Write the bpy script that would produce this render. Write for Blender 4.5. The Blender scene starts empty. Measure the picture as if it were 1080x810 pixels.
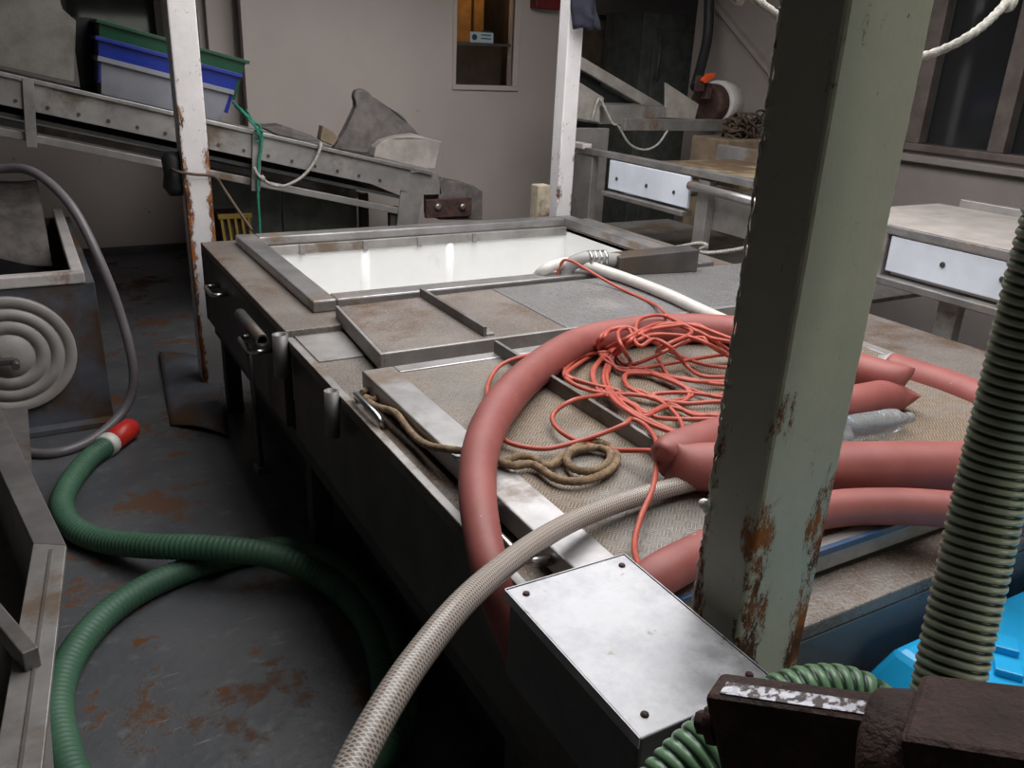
import bpy, bmesh, math, random
from mathutils import Vector, Matrix, Quaternion, noise as mnoise
random.seed(7)
sc = bpy.context.scene
col = sc.collection
# ------------------------------------------------------------------ camera
CAMLOC = Vector((0, 0, 1.65)); FPX = 881.0
_Y = Vector((-540, 371, -881)).normalized()
_Z = Vector((105, 2245, 881)).normalized(); _Z = (_Z - _Y * _Z.dot(_Y)).normalized()
_X = _Y.cross(_Z)
RW = Matrix((_X, _Y, _Z))                     # camera axes -> world axes
cd = bpy.data.cameras.new('camera'); cam = bpy.data.objects.new('camera', cd); col.objects.link(cam)
cd.sensor_width = 36; cd.lens = FPX / 1080 * 36; cd.clip_start = 0.02; cd.clip_end = 200
cam.matrix_world = Matrix.Translation(CAMLOC) @ RW.to_4x4()
sc.camera = cam
# ------------------------------------------------------------------ world, light, exposure
w = bpy.data.worlds.new('World'); sc.world = w; w.use_nodes = True
bg = w.node_tree.nodes['Background']; bg.inputs[0].default_value = (0.86, 0.92, 1.0, 1); bg.inputs[1].default_value = 0.03
ld = bpy.data.lights.new('deck_hatch_daylight', 'AREA'); ld.shape = 'RECTANGLE'; ld.size = 2.2; ld.size_y = 4.1
ld.energy = 215; ld.color = (1.0, .985, .98)
lo = bpy.data.objects.new('deck_hatch_daylight', ld); col.objects.link(lo); lo.location = (1.85, 2.25, 3.06)
l2d = bpy.data.lights.new('added_rear_daylight', 'AREA'); l2d.shape = 'RECTANGLE'; l2d.size = 1.5; l2d.size_y = 1.7; l2d.energy = 19; l2d.color = (.97, 1.0, .86)  # unseen opening, added to light the faces turned toward the camera
l2o = bpy.data.objects.new('added_rear_daylight', l2d); col.objects.link(l2o); l2o.location = (1.9, -1.98, 1.15); l2o.rotation_euler = (math.radians(90), 0, 0)
vs = sc.view_settings; vs.view_transform = 'Standard'; vs.look = 'None'; vs.gamma = 1; vs.use_curve_mapping = False
vs.exposure = -0.42

# ------------------------------------------------------------------ measuring: photo pixel -> place in the room
def ray(x, y): return (RW @ Vector((x - 540, 405 - y, -FPX))).normalized()
def oz(x, y, z): d = ray(x, y); return CAMLOC + d * ((z - CAMLOC.z) / d.z)
def oy(x, y, Y): d = ray(x, y); return CAMLOC + d * (Y / d.y)
def ox(x, y, X): d = ray(x, y); return CAMLOC + d * (X / d.x)
def od(x, y, D): return CAMLOC + ray(x, y) * D

# ------------------------------------------------------------------ materials
class G:
    def __init__(s, name):
        s.m = bpy.data.materials.new(name); s.m.use_nodes = True; s.t = s.m.node_tree
        s.b = s.t.nodes['Principled BSDF']; s.tc = s.t.nodes.new('ShaderNodeTexCoord')
    def n(s, t, **k):
        x = s.t.nodes.new(t)
        for a, v in k.items(): setattr(x, a, v)
        return x
    def put(s, sock, v):
        if isinstance(v, bpy.types.NodeSocket): s.t.links.new(v, sock)
        else: sock.default_value = v
    def vec(s, sc3=(1, 1, 1), rot=(0, 0, 0), loc=(0, 0, 0)):
        m = s.n('ShaderNodeMapping'); m.inputs['Scale'].default_value = sc3; m.inputs['Rotation'].default_value = rot
        m.inputs['Location'].default_value = loc
        s.t.links.new(s.tc.outputs['Object'], m.inputs['Vector']); return m.outputs[0]
    def noise(s, scale=5, detail=4, sc3=(1, 1, 1), loc=(0, 0, 0), rough=.6):
        x = s.n('ShaderNodeTexNoise'); s.put(x.inputs['Vector'], s.vec(sc3, loc=loc))
        x.inputs['Scale'].default_value = scale; x.inputs['Detail'].default_value = detail; x.inputs['Roughness'].default_value = rough
        return x.outputs[0]
    def rng(s, f, a, b, c=0., d=1.):
        x = s.n('ShaderNodeMapRange', interpolation_type='SMOOTHSTEP'); s.put(x.inputs[0], f)
        for i, v in enumerate((a, b, c, d)): x.inputs[i + 1].default_value = v
        return x.outputs[0]
    def mth(s, op, a, b=0.):
        x = s.n('ShaderNodeMath', operation=op); s.put(x.inputs[0], a); s.put(x.inputs[1], b); return x.outputs[0]
    def mix(s, f, a, b):
        x = s.n('ShaderNodeMix', data_type='RGBA'); s.put(x.inputs[0], f)
        s.put(x.inputs[6], a if isinstance(a, bpy.types.NodeSocket) else (*a, 1)); s.put(x.inputs[7], b if isinstance(b, bpy.types.NodeSocket) else (*b, 1))
        return x.outputs[2]
    def mixf(s, f, a, b):
        x = s.n('ShaderNodeMix', data_type='FLOAT'); s.put(x.inputs[0], f); s.put(x.inputs[2], a); s.put(x.inputs[3], b); return x.outputs[0]
    def xyz(s):
        x = s.n('ShaderNodeSeparateXYZ'); s.t.links.new(s.tc.outputs['Object'], x.inputs[0]); return x.outputs
    def fin(s, color, rough=.5, metal=0., bump=None, bs=.2, bd=.01, **k):
        s.put(s.b.inputs['Base Color'], color if isinstance(color, bpy.types.NodeSocket) else (*color, 1))
        s.put(s.b.inputs['Roughness'], rough); s.put(s.b.inputs['Metallic'], metal)
        for a, v in k.items(): s.put(s.b.inputs[a.replace('_', ' ')], v)
        if bump is not None:
            x = s.n('ShaderNodeBump'); x.inputs['Strength'].default_value = bs; x.inputs['Distance'].default_value = bd
            s.put(x.inputs['Height'], bump); s.t.links.new(x.outputs[0], s.b.inputs['Normal'])
        return s.m

def simple(name, c, rough=.5, metal=0., var=.25, scale=9, bs=.15, dirt=None, dirt_amt=.5, sc3=(1, 1, 1), **k):
    g = G(name); f = g.noise(scale, 5, sc3)
    lo_ = tuple(v * (1 - var) for v in c); hi = tuple(min(1, v * (1 + var)) for v in c)
    cc = g.mix(g.rng(f, .3, .7), lo_, hi)
    if dirt:
        d = g.rng(g.noise(scale * .45, 8, sc3, (3, 1, 7), .7), 1 - dirt_amt - .08, 1 - dirt_amt + .08)
        cc = g.mix(d, cc, dirt)
        if metal: metal = g.mixf(d, metal, 0.)
    return g.fin(cc, rough, metal, g.noise(scale * 6, 3), bs, .004, **k)

RUST = (.16, .055, .015); RUSTD = (.06, .022, .010)
M = {}
def mk():
    # floor : dark blue grey deck paint with rust spots and scratches
    g = G('deck_paint'); a = g.noise(1.3, 6); c = g.mix(g.rng(a, .35, .65), (.058, .062, .068), (.098, .10, .106))
    c = g.mix(g.rng(g.noise(14, 6, loc=(2, 2, 2)), .55, .75), c, (.13, .135, .14))
    r1 = g.rng(g.noise(2.6, 8, loc=(5, 1, 0), rough=.70), .545, .62)
    c = g.mix(r1, c, (.095, .046, .024)); r2 = g.rng(g.noise(7, 8, loc=(1, 8, 0), rough=.7), .60, .64); c = g.mix(r2, c, (.12, .045, .016))
    sx = g.rng(g.noise(5, 3, (.8, 7, 1), (4, 4, 0)), .66, .71); c = g.mix(g.mth('MULTIPLY', sx, .6), c, (.22, .22, .21))
    M['floor'] = g.fin(c, g.mixf(r1, .42, .85), 0., g.mth('ADD', g.noise(30, 4), g.mth('MULTIPLY', r1, .8)), .35, .006)
    # bulkhead paint
    g = G('cream_bulkhead_paint'); c = g.mix(g.rng(g.noise(1.1, 4), .3, .7), (.49, .425, .395), (.56, .49, .46))
    c = g.mix(g.rng(g.noise(9, 7, loc=(4, 0, 2)), .68, .74), c, (.25, .17, .12)); M['wall'] = g.fin(c, .55, 0., g.noise(18, 3), .08, .01)
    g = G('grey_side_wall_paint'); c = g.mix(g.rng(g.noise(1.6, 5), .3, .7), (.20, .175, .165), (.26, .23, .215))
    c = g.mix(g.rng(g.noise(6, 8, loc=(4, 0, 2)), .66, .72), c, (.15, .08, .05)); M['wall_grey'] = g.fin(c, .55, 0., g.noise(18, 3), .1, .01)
    M['frame_brown'] = simple('dark_brown_frame_paint', (.11, .088, .078), .55)
    M['ceil'] = simple('dark_deckhead_paint', (.25, .25, .25), .7)
    # metals
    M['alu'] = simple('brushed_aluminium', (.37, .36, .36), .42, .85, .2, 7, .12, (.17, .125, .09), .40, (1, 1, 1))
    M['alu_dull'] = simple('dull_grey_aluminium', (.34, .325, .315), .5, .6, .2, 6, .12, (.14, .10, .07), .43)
    M['alu_dark'] = simple('darkened_aluminium', (.20, .19, .185), .5, .55, .22, 6, .15, (.09, .07, .055), .42)  # darker metal; on the angle bars it stands in for shade
    M['steel'] = simple('dark_stained_steel', (.085, .08, .077), .5, .45, .25, 6, .2, (.07, .045, .03), .45)
    M['chrome'] = simple('stainless_tube', (.62, .62, .63), .28, 1., .08, 12, .05)
    # tank deck plate: grey with brown dirt, grainy
    g = G('stained_tank_plate'); c = g.mix(g.rng(g.noise(3, 6), .3, .7), (.13, .108, .092), (.22, .19, .17))
    c = g.mix(g.rng(g.noise(2.3, 8, loc=(9, 3, 1), rough=.7), .46, .62), c, (.115, .066, .036))
    c = g.mix(g.rng(g.noise(190, 3), .50, .75), c, (.30, .275, .255)); c = g.mix(g.rng(g.noise(130, 3, loc=(4, 4, 4)), .54, .74), c, (.08, .062, .05)); M['plate'] = g.fin(c, .5, .2, g.noise(120, 3), .7, .004)
    g = G('blue_painted_plate'); c = g.mix(g.rng(g.noise(4, 6), .3, .7), (.095, .108, .125), (.145, .16, .18))
    c = g.mix(g.rng(g.noise(8, 8, loc=(9, 3, 1), rough=.7), .58, .66), c, (.08, .05, .035)); M['blue_plate'] = g.fin(c, .45, .1, g.noise(30, 3), .3, .004)
    g = G('blue_edge_paint'); M['blue_edge'] = g.fin(g.mix(g.rng(g.noise(14, 5), .45, .6), (.04, .085, .17), (.13, .135, .15)), .4)
    # five-bar tread plate
    def tread(name, base, base2, dirt, dirt_t, metal):
        g = G(name)
        ck = g.n('ShaderNodeTexChecker'); g.put(ck.inputs['Vector'], g.vec((1, 1, .0), (0, 0, .785), (0, 0, .01))); ck.inputs['Scale'].default_value = 44
        def wave(rz):
            x = g.n('ShaderNodeTexWave'); x.bands_direction = 'X'; g.put(x.inputs['Vector'], g.vec((1, 1, 0), (0, 0, rz))); x.inputs['Scale'].default_value = 46
            return x.outputs['Fac']
        bar = g.rng(g.mixf(ck.outputs['Fac'], wave(.785), wave(-.785)), .45, .8)
        c = g.mix(g.rng(g.noise(4, 6), .3, .7), base, base2)
        d = g.rng(g.noise(2.2, 8, loc=(7, 2, 0), rough=.68), dirt_t, dirt_t + .16)
        c = g.mix(d, c, dirt); c = g.mix(g.mth('MULTIPLY', bar, .6), c, (.40, .385, .365)); c = g.mix(g.mth('MULTIPLY', g.rng(g.noise(120, 3), .5, .7), .5), c, (.10, .08, .06))
        return g.fin(c, g.mixf(d, .38, .65), g.mixf(d, metal, 0.), g.mth('ADD', bar, g.mth('MULTIPLY', g.noise(60, 3), .35)), .9, .003)
    M['tread_brown'] = tread('brown_stained_tread_plate', (.17, .148, .125), (.25, .225, .20), (.165, .10, .042), .40, .25)
    M['tread_grey'] = tread('grey_tread_plate', (.22, .215, .22), (.29, .29, .30), (.19, .17, .155), .58, .45)
    M['white_tub'] = simple('white_glass_fibre', (.80, .80, .79), .16, 0., .03, 5, .03, (.62, .56, .50), .33)
    # rubber hose
    g = G('salmon_rubber'); c = g.mix(g.rng(g.noise(9, 5), .3, .7), (.245, .066, .057), (.31, .092, .08))
    c = g.mix(g.rng(g.noise(50, 4, loc=(3, 3, 3)), .70, .76), c, (.50, .30, .27)); M['salmon'] = g.fin(c, .55, 0., g.noise(40, 3), .1, .003)
    M['cable'] = simple('orange_cable_jacket', (.42, .082, .055), .45, 0., .12, 20, .03)
    M['rope'] = simple('tan_fibre_rope', (.23, .155, .09), .85, 0., .4, 60, .8)
    M['rope_white'] = simple('white_cord', (.42, .40, .36), .85, 0., .3, 70, .8)
    M['rope_green'] = simple('green_net_cord', (.02, .20, .13), .7, 0., .3, 40, .4)
    g = G('green_ribbed_hose'); M['green_hose'] = g.fin(g.mix(g.rng(g.noise(5, 5), .3, .7), (.04, .105, .062), (.062, .145, .088)), .55)
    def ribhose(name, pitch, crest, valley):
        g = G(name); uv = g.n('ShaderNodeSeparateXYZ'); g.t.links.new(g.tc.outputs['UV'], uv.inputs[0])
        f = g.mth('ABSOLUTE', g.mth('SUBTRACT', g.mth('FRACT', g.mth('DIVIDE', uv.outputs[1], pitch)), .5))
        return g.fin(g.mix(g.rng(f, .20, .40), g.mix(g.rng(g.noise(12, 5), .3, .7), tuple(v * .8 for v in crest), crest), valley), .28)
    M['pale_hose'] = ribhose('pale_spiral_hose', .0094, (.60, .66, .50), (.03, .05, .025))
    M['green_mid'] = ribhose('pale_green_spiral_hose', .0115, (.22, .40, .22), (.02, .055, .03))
    M['grey_hose'] = simple('grey_vinyl_hose', (.30, .29, .28), .4, 0., .1)
    M['offwhite_hose'] = simple('off_white_hose', (.58, .555, .52), .42, 0., .08)
    M['dull_hose'] = simple('mauve_grey_hose', (.15, .135, .145), .4, 0., .12)
    M['red'] = simple('red_rubber_cuff', (.62, .03, .02), .4, 0., .08)
    M['white_band'] = simple('white_clamp_band', (.65, .65, .6), .5)
    # reinforced clear hose: braid in a diagonal crossing weave (uses UV: u around, v along)
    g = G('braided_clear_hose')
    uv = g.n('ShaderNodeSeparateXYZ'); g.t.links.new(g.tc.outputs['UV'], uv.inputs[0])
    def strand(sgn):
        t = g.mth('ADD', g.mth('MULTIPLY', uv.outputs[1], 165.), g.mth('MULTIPLY', uv.outputs[0], 10. * sgn))
        f = g.mth('FRACT', t); return g.rng(g.mth('ABSOLUTE', g.mth('SUBTRACT', f, .5)), .14, .26, 1., 0.)
    br = g.mth('MAXIMUM', strand(1), strand(-1))
    M['braid'] = g.fin(g.mix(br, (.17, .125, .10), (.46, .41, .37)), .25, 0., br, .4, .002)
    # rusty white paint on posts, rust creeping along the corners
    def post(name, cx, cy, half, zlo, zhi, paint, amt):
        g = G(name); o = g.xyz()
        ex = g.mth('MAXIMUM', g.mth('ABSOLUTE', o[0]), g.mth('ABSOLUTE', o[1]))
        en = g.mth('MINIMUM', g.mth('ABSOLUTE', o[0]), g.mth('ABSOLUTE', o[1]))
        edge = g.rng(en, half * .25, half * 1.0)
        zf = g.rng(o[2], zlo, zhi, 1., 0.)
        s_ = g.mth('ADD', g.mth('MULTIPLY', g.mth('MULTIPLY', edge, zf), amt), g.rng(g.noise(26, 9, (1, 1, .4), rough=.85), .12, .88, .0, 1.))
        c = g.mix(g.rng(g.noise(6, 5), .3, .7), tuple(v * .88 for v in paint), paint)
        c = g.mix(g.rng(g.noise(26, 7, loc=(3, 5, 1), rough=.7), .66, .69), c, (.10, .085, .055))
        r = g.rng(s_, .70, .80); c = g.mix(r, c, g.mix(g.rng(g.noise(14, 5, loc=(8, 0, 0)), .35, .6), RUSTD, (.30, .10, .025)))
        return g.fin(c, g.mixf(r, .38, .9), 0., g.mth('ADD', g.mth('MULTIPLY', r, -.6), g.mth('MULTIPLY', g.noise(25, 4), .5)), .5, .006)
    M['post_l'] = post('rusted_white_post_paint', 0, 0, .06, .75, 2.0, (.74, .71, .71), .37)
    M['post_m'] = post('chipped_white_post_paint', 0, 0, .05, .6, 1.5, (.76, .73, .74), .24)
    M['post_n'] = post('grubby_pale_olive_paint', 0, 0, .04, .84, 1.46, (.52, .515, .42), .33)
    g = G('flaking_paint_glint_and_rust'); M['crust'] = g.fin(g.mix(g.rng(g.noise(45, 5), .54, .62), (.80, .77, .70), (.26, .10, .03)), .7, 0., g.noise(120, 3), .5, .003)  # flakes and rust; the pale tone also paints the corner's highlight
    # conveyor etc
    M['panel_white'] = simple('blue_white_panel', (.62, .66, .74), .4, 0., .08, 5, .05, (.25, .19, .15), .31)
    M['belt'] = simple('yellowed_conveyor_belt', (.27, .21, .13), .7, 0., .35, 5, .2, (.11, .07, .04), .5)
    M['belt_pale'] = simple('pale_speckled_belt', (.38, .345, .32), .6, 0., .12, 9, .2, (.10, .075, .06), .33)
    M['belt_dark'] = simple('dark_rubber_belt', (.075, .075, .075), .7)
    M['canvas'] = simple('grey_rubber_canvas', (.13, .115, .11), .8, 0., .3, 12, .4)
    M['canvas_pale'] = simple('pale_grey_moulding', (.33, .30, .275), .65, 0., .2, 9, .3)
    M['board'] = simple('mottled_grey_board', (.27, .25, .225), .8, 0., .22, 7, .3)
    M['box_green'] = simple('green_plastic', (.004, .065, .03), .4, 0., .1)
    M['box_blue'] = simple('blue_plastic', (.006, .026, .27), .4, 0., .1)
    M['box_grey'] = simple('grey_plastic', (.25, .255, .29), .45, 0., .08)
    M['cyan'] = simple('bright_blue_plastic', (.012, .34, .66), .3, 0., .08, 8, .05)
    M['black'] = simple('black_rubber', (.012, .012, .013), .6)
    M['dark'] = simple('dark_grey_paint', (.045, .045, .045), .7)  # even dark grey for tank underparts, bolts and bars
    M['brown'] = simple('brown_painted_panel', (.22, .165, .11), .6)
    M['cab'] = simple('grey_green_cabinet', (.20, .205, .185), .5)
    M['white'] = simple('dirty_white_paint', (.60, .56, .54), .5, 0., .1, 8, .2, (.22, .10, .05), .36)
    M['mach'] = simple('blue_grey_machine_paint', (.085, .092, .11), .55, 0., .3, 4, .3, (.085, .045, .022), .49)
    M['disc'] = simple('worn_cream_paint', (.36, .335, .32), .5, 0., .12, 6, .2, (.20, .10, .05), .38)
    M['rust'] = simple('deep_brown_rust', (.055, .028, .024), .75, .1, .4, 18, .8, (.10, .05, .035), .42)
    g = G('rust_with_worn_bare_steel'); f = g.rng(g.noise(110, 6, (1, 1, 1)), .46, .54)
    M['rust_worn'] = g.fin(g.mix(f, (.06, .032, .028), (.42, .42, .46)), .45, g.mixf(f, 0., .8), g.noise(60, 3), .6, .003)
    # box lid, zinc with smears
    g = G('smeared_zinc_sheet'); f = g.noise(7, 8, loc=(1, 2, 3), rough=.7)
    c = g.mix(g.rng(f, .35, .65), (.25, .25, .265), (.50, .50, .52)); c = g.mix(g.rng(g.noise(40, 5), .66, .72), c, (.22, .20, .19))
    M['zinc'] = g.fin(c, g.rng(f, .3, .7, .38, .6), .6, g.noise(9, 4), .12, .006)
    M['zinc_dark'] = simple('zinc_box_side', (.10, .10, .105), .5, .5, .15)
    M['glass'] = G('dark_window_glass').fin((.02, .02, .022), .06, 0.)
    gg = G('window_pane'); M['pane'] = gg.fin((.9, .9, .9), .03, 0., Transmission_Weight=1.0, IOR=1.05)
    M['bottle'] = G('clear_bottle_plastic').fin((.80, .88, .95), .06, 0., Transmission_Weight=.85, IOR=1.3)
    M['amber'] = simple('amber_varnished_wood', (.42, .19, .04), .45)
    M['room'] = simple('brown_cabin_lining', (.09, .065, .045), .7)
    M['sticker'] = simple('pale_blue_sticker', (.42, .52, .55), .5, 0., .05)
    M['sticker_ink'] = simple('dark_sticker_ink', (.03, .04, .06), .5)
    M['orange'] = simple('orange_plastic_tag', (.75, .09, .02), .5)
    M['navy'] = simple('navy_cloth', (.018, .02, .035), .9)
    M['dkred'] = simple('dark_red_cover', (.16, .012, .014), .6)
    M['yellow'] = simple('dirty_yellow_plastic', (.30, .21, .03), .6)
    M['wood'] = simple('weathered_cream_wood', (.42, .36, .27), .75, 0., .25, 10, .3, (.12, .08, .05), .42)
    M['wire'] = simple('brown_rusted_wire', (.07, .045, .03), .7)
mk()

# ------------------------------------------------------------------ geometry helpers (world coordinates)
def NB(): return bmesh.new()
def hexa(bm, p, bev=0.):
    """8 points: bottom ring 0-3, top ring 4-7"""
    v = [bm.verts.new(q) for q in p]
    fs = [bm.faces.new([v[i] for i in f]) for f in ((3, 2, 1, 0), (4, 5, 6, 7), (0, 1, 5, 4), (1, 2, 6, 5), (2, 3, 7, 6), (3, 0, 4, 7))]
    if bev:
        es = list({e for f in fs for e in f.edges}); bmesh.ops.bevel(bm, geom=es, offset=bev, segments=2, affect='EDGES', profile=.5)
def box(bm, x0, x1, y0, y1, z0, z1, bev=0.):
    hexa(bm, [(x0, y0, z0), (x1, y0, z0), (x1, y1, z0), (x0, y1, z0), (x0, y0, z1), (x1, y0, z1), (x1, y1, z1), (x0, y1, z1)], bev); return bm
def obox(bm, c, ux, uy, uz, hx, hy, hz, bev=0.):
    c = Vector(c); P = []
    for k in (-1, 1):
        for i, j in ((-1, -1), (1, -1), (1, 1), (-1, 1)): P.append(c + ux * (i * hx) + uy * (j * hy) + uz * (k * hz))
    hexa(bm, P, bev); return bm
def bar(bm, a, b, w, h, up=(0, 0, 1), bev=0.):
    """rectangular bar from a to b, w across, h along up"""
    a = Vector(a); b = Vector(b); u = (b - a).normalized(); s = u.cross(Vector(up)).normalized(); n = s.cross(u)
    return obox(bm, (a + b) / 2, u, s, n, (b - a).length / 2, w / 2, h / 2, bev)
def prism(bm, poly, n, t, bev=0.):
    """polygon of world points extruded by t along n"""
    n = Vector(n).normalized(); a = [bm.verts.new(Vector(p)) for p in poly]; b = [bm.verts.new(Vector(p) + n * t) for p in poly]
    N = len(a); fs = [bm.faces.new(a[::-1]), bm.faces.new(b)]
    for i in range(N): fs.append(bm.faces.new((a[i], a[(i + 1) % N], b[(i + 1) % N], b[i])))
    if bev: bmesh.ops.bevel(bm, geom=list({e for f in fs for e in f.edges}), offset=bev, segments=2, affect='EDGES', profile=.5)
    bmesh.ops.recalc_face_normals(bm, faces=bm.faces[:]); return bm
def cr(pts, step=.02):
    """Catmull-Rom through points (tuples of any length), resampled about every step metres"""
    P = [Vector(p) for p in pts]; P = [P[0] * 2 - P[1]] + P + [P[-1] * 2 - P[-2]]; out = []
    for i in range(1, len(P) - 2):
        p0, p1, p2, p3 = P[i - 1:i + 3]
        n = max(2, int((p2 - p1).length / step))
        for k in range(n):
            t = k / n; t2 = t * t; t3 = t2 * t
            out.append(.5 * ((2 * p1) + (-p0 + p2) * t + (2 * p0 - 5 * p1 + 4 * p2 - p3) * t2 + (-p0 + 3 * p1 - 3 * p2 + p3) * t3))
    out.append(P[-2]); return out
def resample(path, step):
    L = [0.]
    for a, b in zip(path, path[1:]): L.append(L[-1] + (b - a).length)
    n = max(2, int(L[-1] / step)); out = []; j = 0
    for k in range(n + 1):
        s = L[-1] * k / n
        while j < len(L) - 2 and L[j + 1] < s: j += 1
        t = (s - L[j]) / max(1e-9, L[j + 1] - L[j]); out.append(path[j].lerp(path[j + 1], t))
    return out
def tube(bm, path, r, n=12, rf=None, sf=None, caps=True, upz=False, uvs=False):
    """sweep; rf(i,s,t)->radius factor, sf(t)->(width factor, height factor)"""
    path = [Vector(p) for p in path]; N = len(path); rings = []; s = 0.
    T0 = (path[1] - path[0]).normalized(); nrm = Vector((0, 0, 1)) if abs(T0.z) < .9 else Vector((1, 0, 0)); nrm = (nrm - T0 * nrm.dot(T0)).normalized()
    Ls = []; uvl = bm.loops.layers.uv.verify() if uvs else None
    for i, p in enumerate(path):
        t = (path[min(i + 1, N - 1)] - path[max(i - 1, 0)])
        t = t.normalized() if t.length > 1e-9 else T0
        if i: s += (p - path[i - 1]).length
        if upz:
            sd = t.cross(Vector((0, 0, 1)))
            sd = sd.normalized() if sd.length > 1e-3 else Vector((1, 0, 0)); nrm = sd.cross(t).normalized()
        else:
            q = T0.rotation_difference(t); nrm = (q @ nrm); nrm = (nrm - t * nrm.dot(t)).normalized()
        T0 = t; sd = t.cross(nrm)
        R = r * (rf(i, s, i / (N - 1)) if rf else 1.); a, b = sf(i / (N - 1)) if sf else (1, 1)
        rings.append([bm.verts.new(p + sd * (R * a * math.cos(2 * math.pi * k / n)) + nrm * (R * b * math.sin(2 * math.pi * k / n))) for k in range(n)]); Ls.append(s)
    for i in range(N - 1):
        for k in range(n):
            f = bm.faces.new((rings[i][k], rings[i][(k + 1) % n], rings[i + 1][(k + 1) % n], rings[i + 1][k])); f.smooth = True
            if uvs:
                for l, (u, v) in zip(f.loops, ((k, i), (k + 1, i), (k + 1, i + 1), (k, i + 1))): l[uvl].uv = (u / n, Ls[v])
    if caps: bm.faces.new(rings[0][::-1]); bm.faces.new(rings[-1])
    return bm
def cyl(bm, a, b, r, n=16, r2=None):
    a = Vector(a); b = Vector(b)
    return tube(bm, [a, b], r, n, rf=(lambda i, s, t: (r2 / r if i else 1)) if r2 else None)
def pipe(bm, a, b, r, rin, n=20):
    """open pipe from a to b with wall"""
    a = Vector(a); b = Vector(b); t = (b - a).normalized(); u = t.orthogonal().normalized(); v = t.cross(u); R = []
    for c, rr in ((a, rin), (a, r), (b, r), (b, rin)): R.append([bm.verts.new(c + u * (rr * math.cos(2 * math.pi * k / n)) + v * (rr * math.sin(2 * math.pi * k / n))) for k in range(n)])
    for i in range(4):
        for k in range(n):
            f = bm.faces.new((R[i][k], R[i][(k + 1) % n], R[(i + 1) % 4][(k + 1) % n], R[(i + 1) % 4][k])); f.smooth = i in (1, 3)
    return bm
def lathe(bm, c, axis, prof, n=32):
    """prof: list of (distance along axis, radius)"""
    c = Vector(c); t = Vector(axis).normalized(); u = t.orthogonal().normalized(); v = t.cross(u); R = []
    for d, r in prof: R.append([bm.verts.new(c + t * d + u * (r * math.cos(2 * math.pi * k / n)) + v * (r * math.sin(2 * math.pi * k / n))) for k in range(n)])
    for i in range(len(R) - 1):
        for k in range(n): f = bm.faces.new((R[i][k], R[i][(k + 1) % n], R[i + 1][(k + 1) % n], R[i + 1][k])); f.smooth = True
    bm.faces.new(R[0][::-1]); bm.faces.new(R[-1]); return bm
def uhandle(bm, a, b, out, r, rad=.02):
    """U handle standing off a surface between a and b"""
    a = Vector(a); b = Vector(b); out = Vector(out); u = (b - a).normalized(); d = out.normalized()
    P = [a, a + out - d * rad, a + out - d * rad * .3 + u * rad * .3, a + out + u * rad, b + out - u * rad, b + out - d * rad * .3 - u * rad * .3, b + out - d * rad, b]
    return tube(bm, P, r, 10)
def sheet(bm, fn, nu, nv, t):
    """thick sheet: fn(u,v)->Vector, thickness t along normals"""
    V = [[bm.verts.new(fn(i / nu, j / nv)) for j in range(nv + 1)] for i in range(nu + 1)]
    for i in range(nu):
        for j in range(nv): f = bm.faces.new((V[i][j], V[i + 1][j], V[i + 1][j + 1], V[i][j + 1])); f.smooth = True
    bm.normal_update(); bmesh.ops.solidify(bm, geom=bm.faces[:], thickness=t); bmesh.ops.recalc_face_normals(bm, faces=bm.faces[:]); return bm

# ------------------------------------------------------------------ objects
def link(name, bm, mat, loc=(0, 0, 0), parent=None, smooth=False):
    loc = Vector(loc); bmesh.ops.translate(bm, verts=bm.verts[:], vec=-loc)
    bmesh.ops.recalc_face_normals(bm, faces=bm.faces[:])
    me = bpy.data.meshes.new(name); bm.to_mesh(me); bm.free(); me.materials.append(M[mat] if isinstance(mat, str) else mat)
    o = bpy.data.objects.new(name, me); col.objects.link(o)
    if parent is None: o.location = loc
    else: o.parent = parent
    return o
def tag(o, label=None, cat=None, group=None, kind=None):
    if label: o['label'] = label
    if cat: o['category'] = cat
    if group: o['group'] = group
    if kind: o['kind'] = kind
    return o
class T:
    def __init__(s, name, label, cat, loc, group=None, kind=None):
        s.loc = Vector(loc); s.o = bpy.data.objects.new(name, None); s.o.empty_display_size = .1; col.objects.link(s.o); s.o.location = s.loc
        tag(s.o, label, cat, group, kind)
    def p(s, name, bm, mat, label=None, sub=None):
        o = link(name, bm, mat, s.loc, sub or s.o)
        if label: o['label'] = label
        return o
def solo(name, label, cat, bm, mat, group=None, loc=None):
    if loc is None:
        xs = [v.co for v in bm.verts]; loc = Vector((sum(v.x for v in xs) / len(xs), sum(v.y for v in xs) / len(xs), min(v.z for v in xs)))
    return tag(link(name, bm, mat, loc), label, cat, group)
def struct(name, bm, mat): return tag(link(name, bm, mat), kind='structure')

# ================================================================== the setting
struct('floor', box(NB(), -3, 8, -2, 8.5, -.1, 0), 'floor')
bm = NB(); box(bm, -3, .75, -2, 8.5, 2.72, 2.82); box(bm, 3.0, 8, -2, 8.5, 2.72, 2.82); box(bm, .75, 3.0, 4.35, 8.5, 2.72, 2.82); box(bm, .75, 3.0, -2, .15, 2.72, 2.82)
struct('ceiling', bm, 'ceil')
bm = NB(); box(bm, .70, .75, .15, 4.35, 2.82, 3.08); box(bm, 3.0, 3.05, .15, 4.35, 2.82, 3.08); box(bm, .70, 3.05, .1, .15, 2.82, 3.08); box(bm, .70, 3.05, 4.35, 4.4, 2.82, 3.08)
struct('trim_light_trunk', bm, 'ceil')                                  # unseen hatch trunk, added to narrow the spread of the daylight
struct('wall_left', box(NB(), -3.1, -3, -2, 8.5, 0, 2.72), 'wall_grey')
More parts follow.
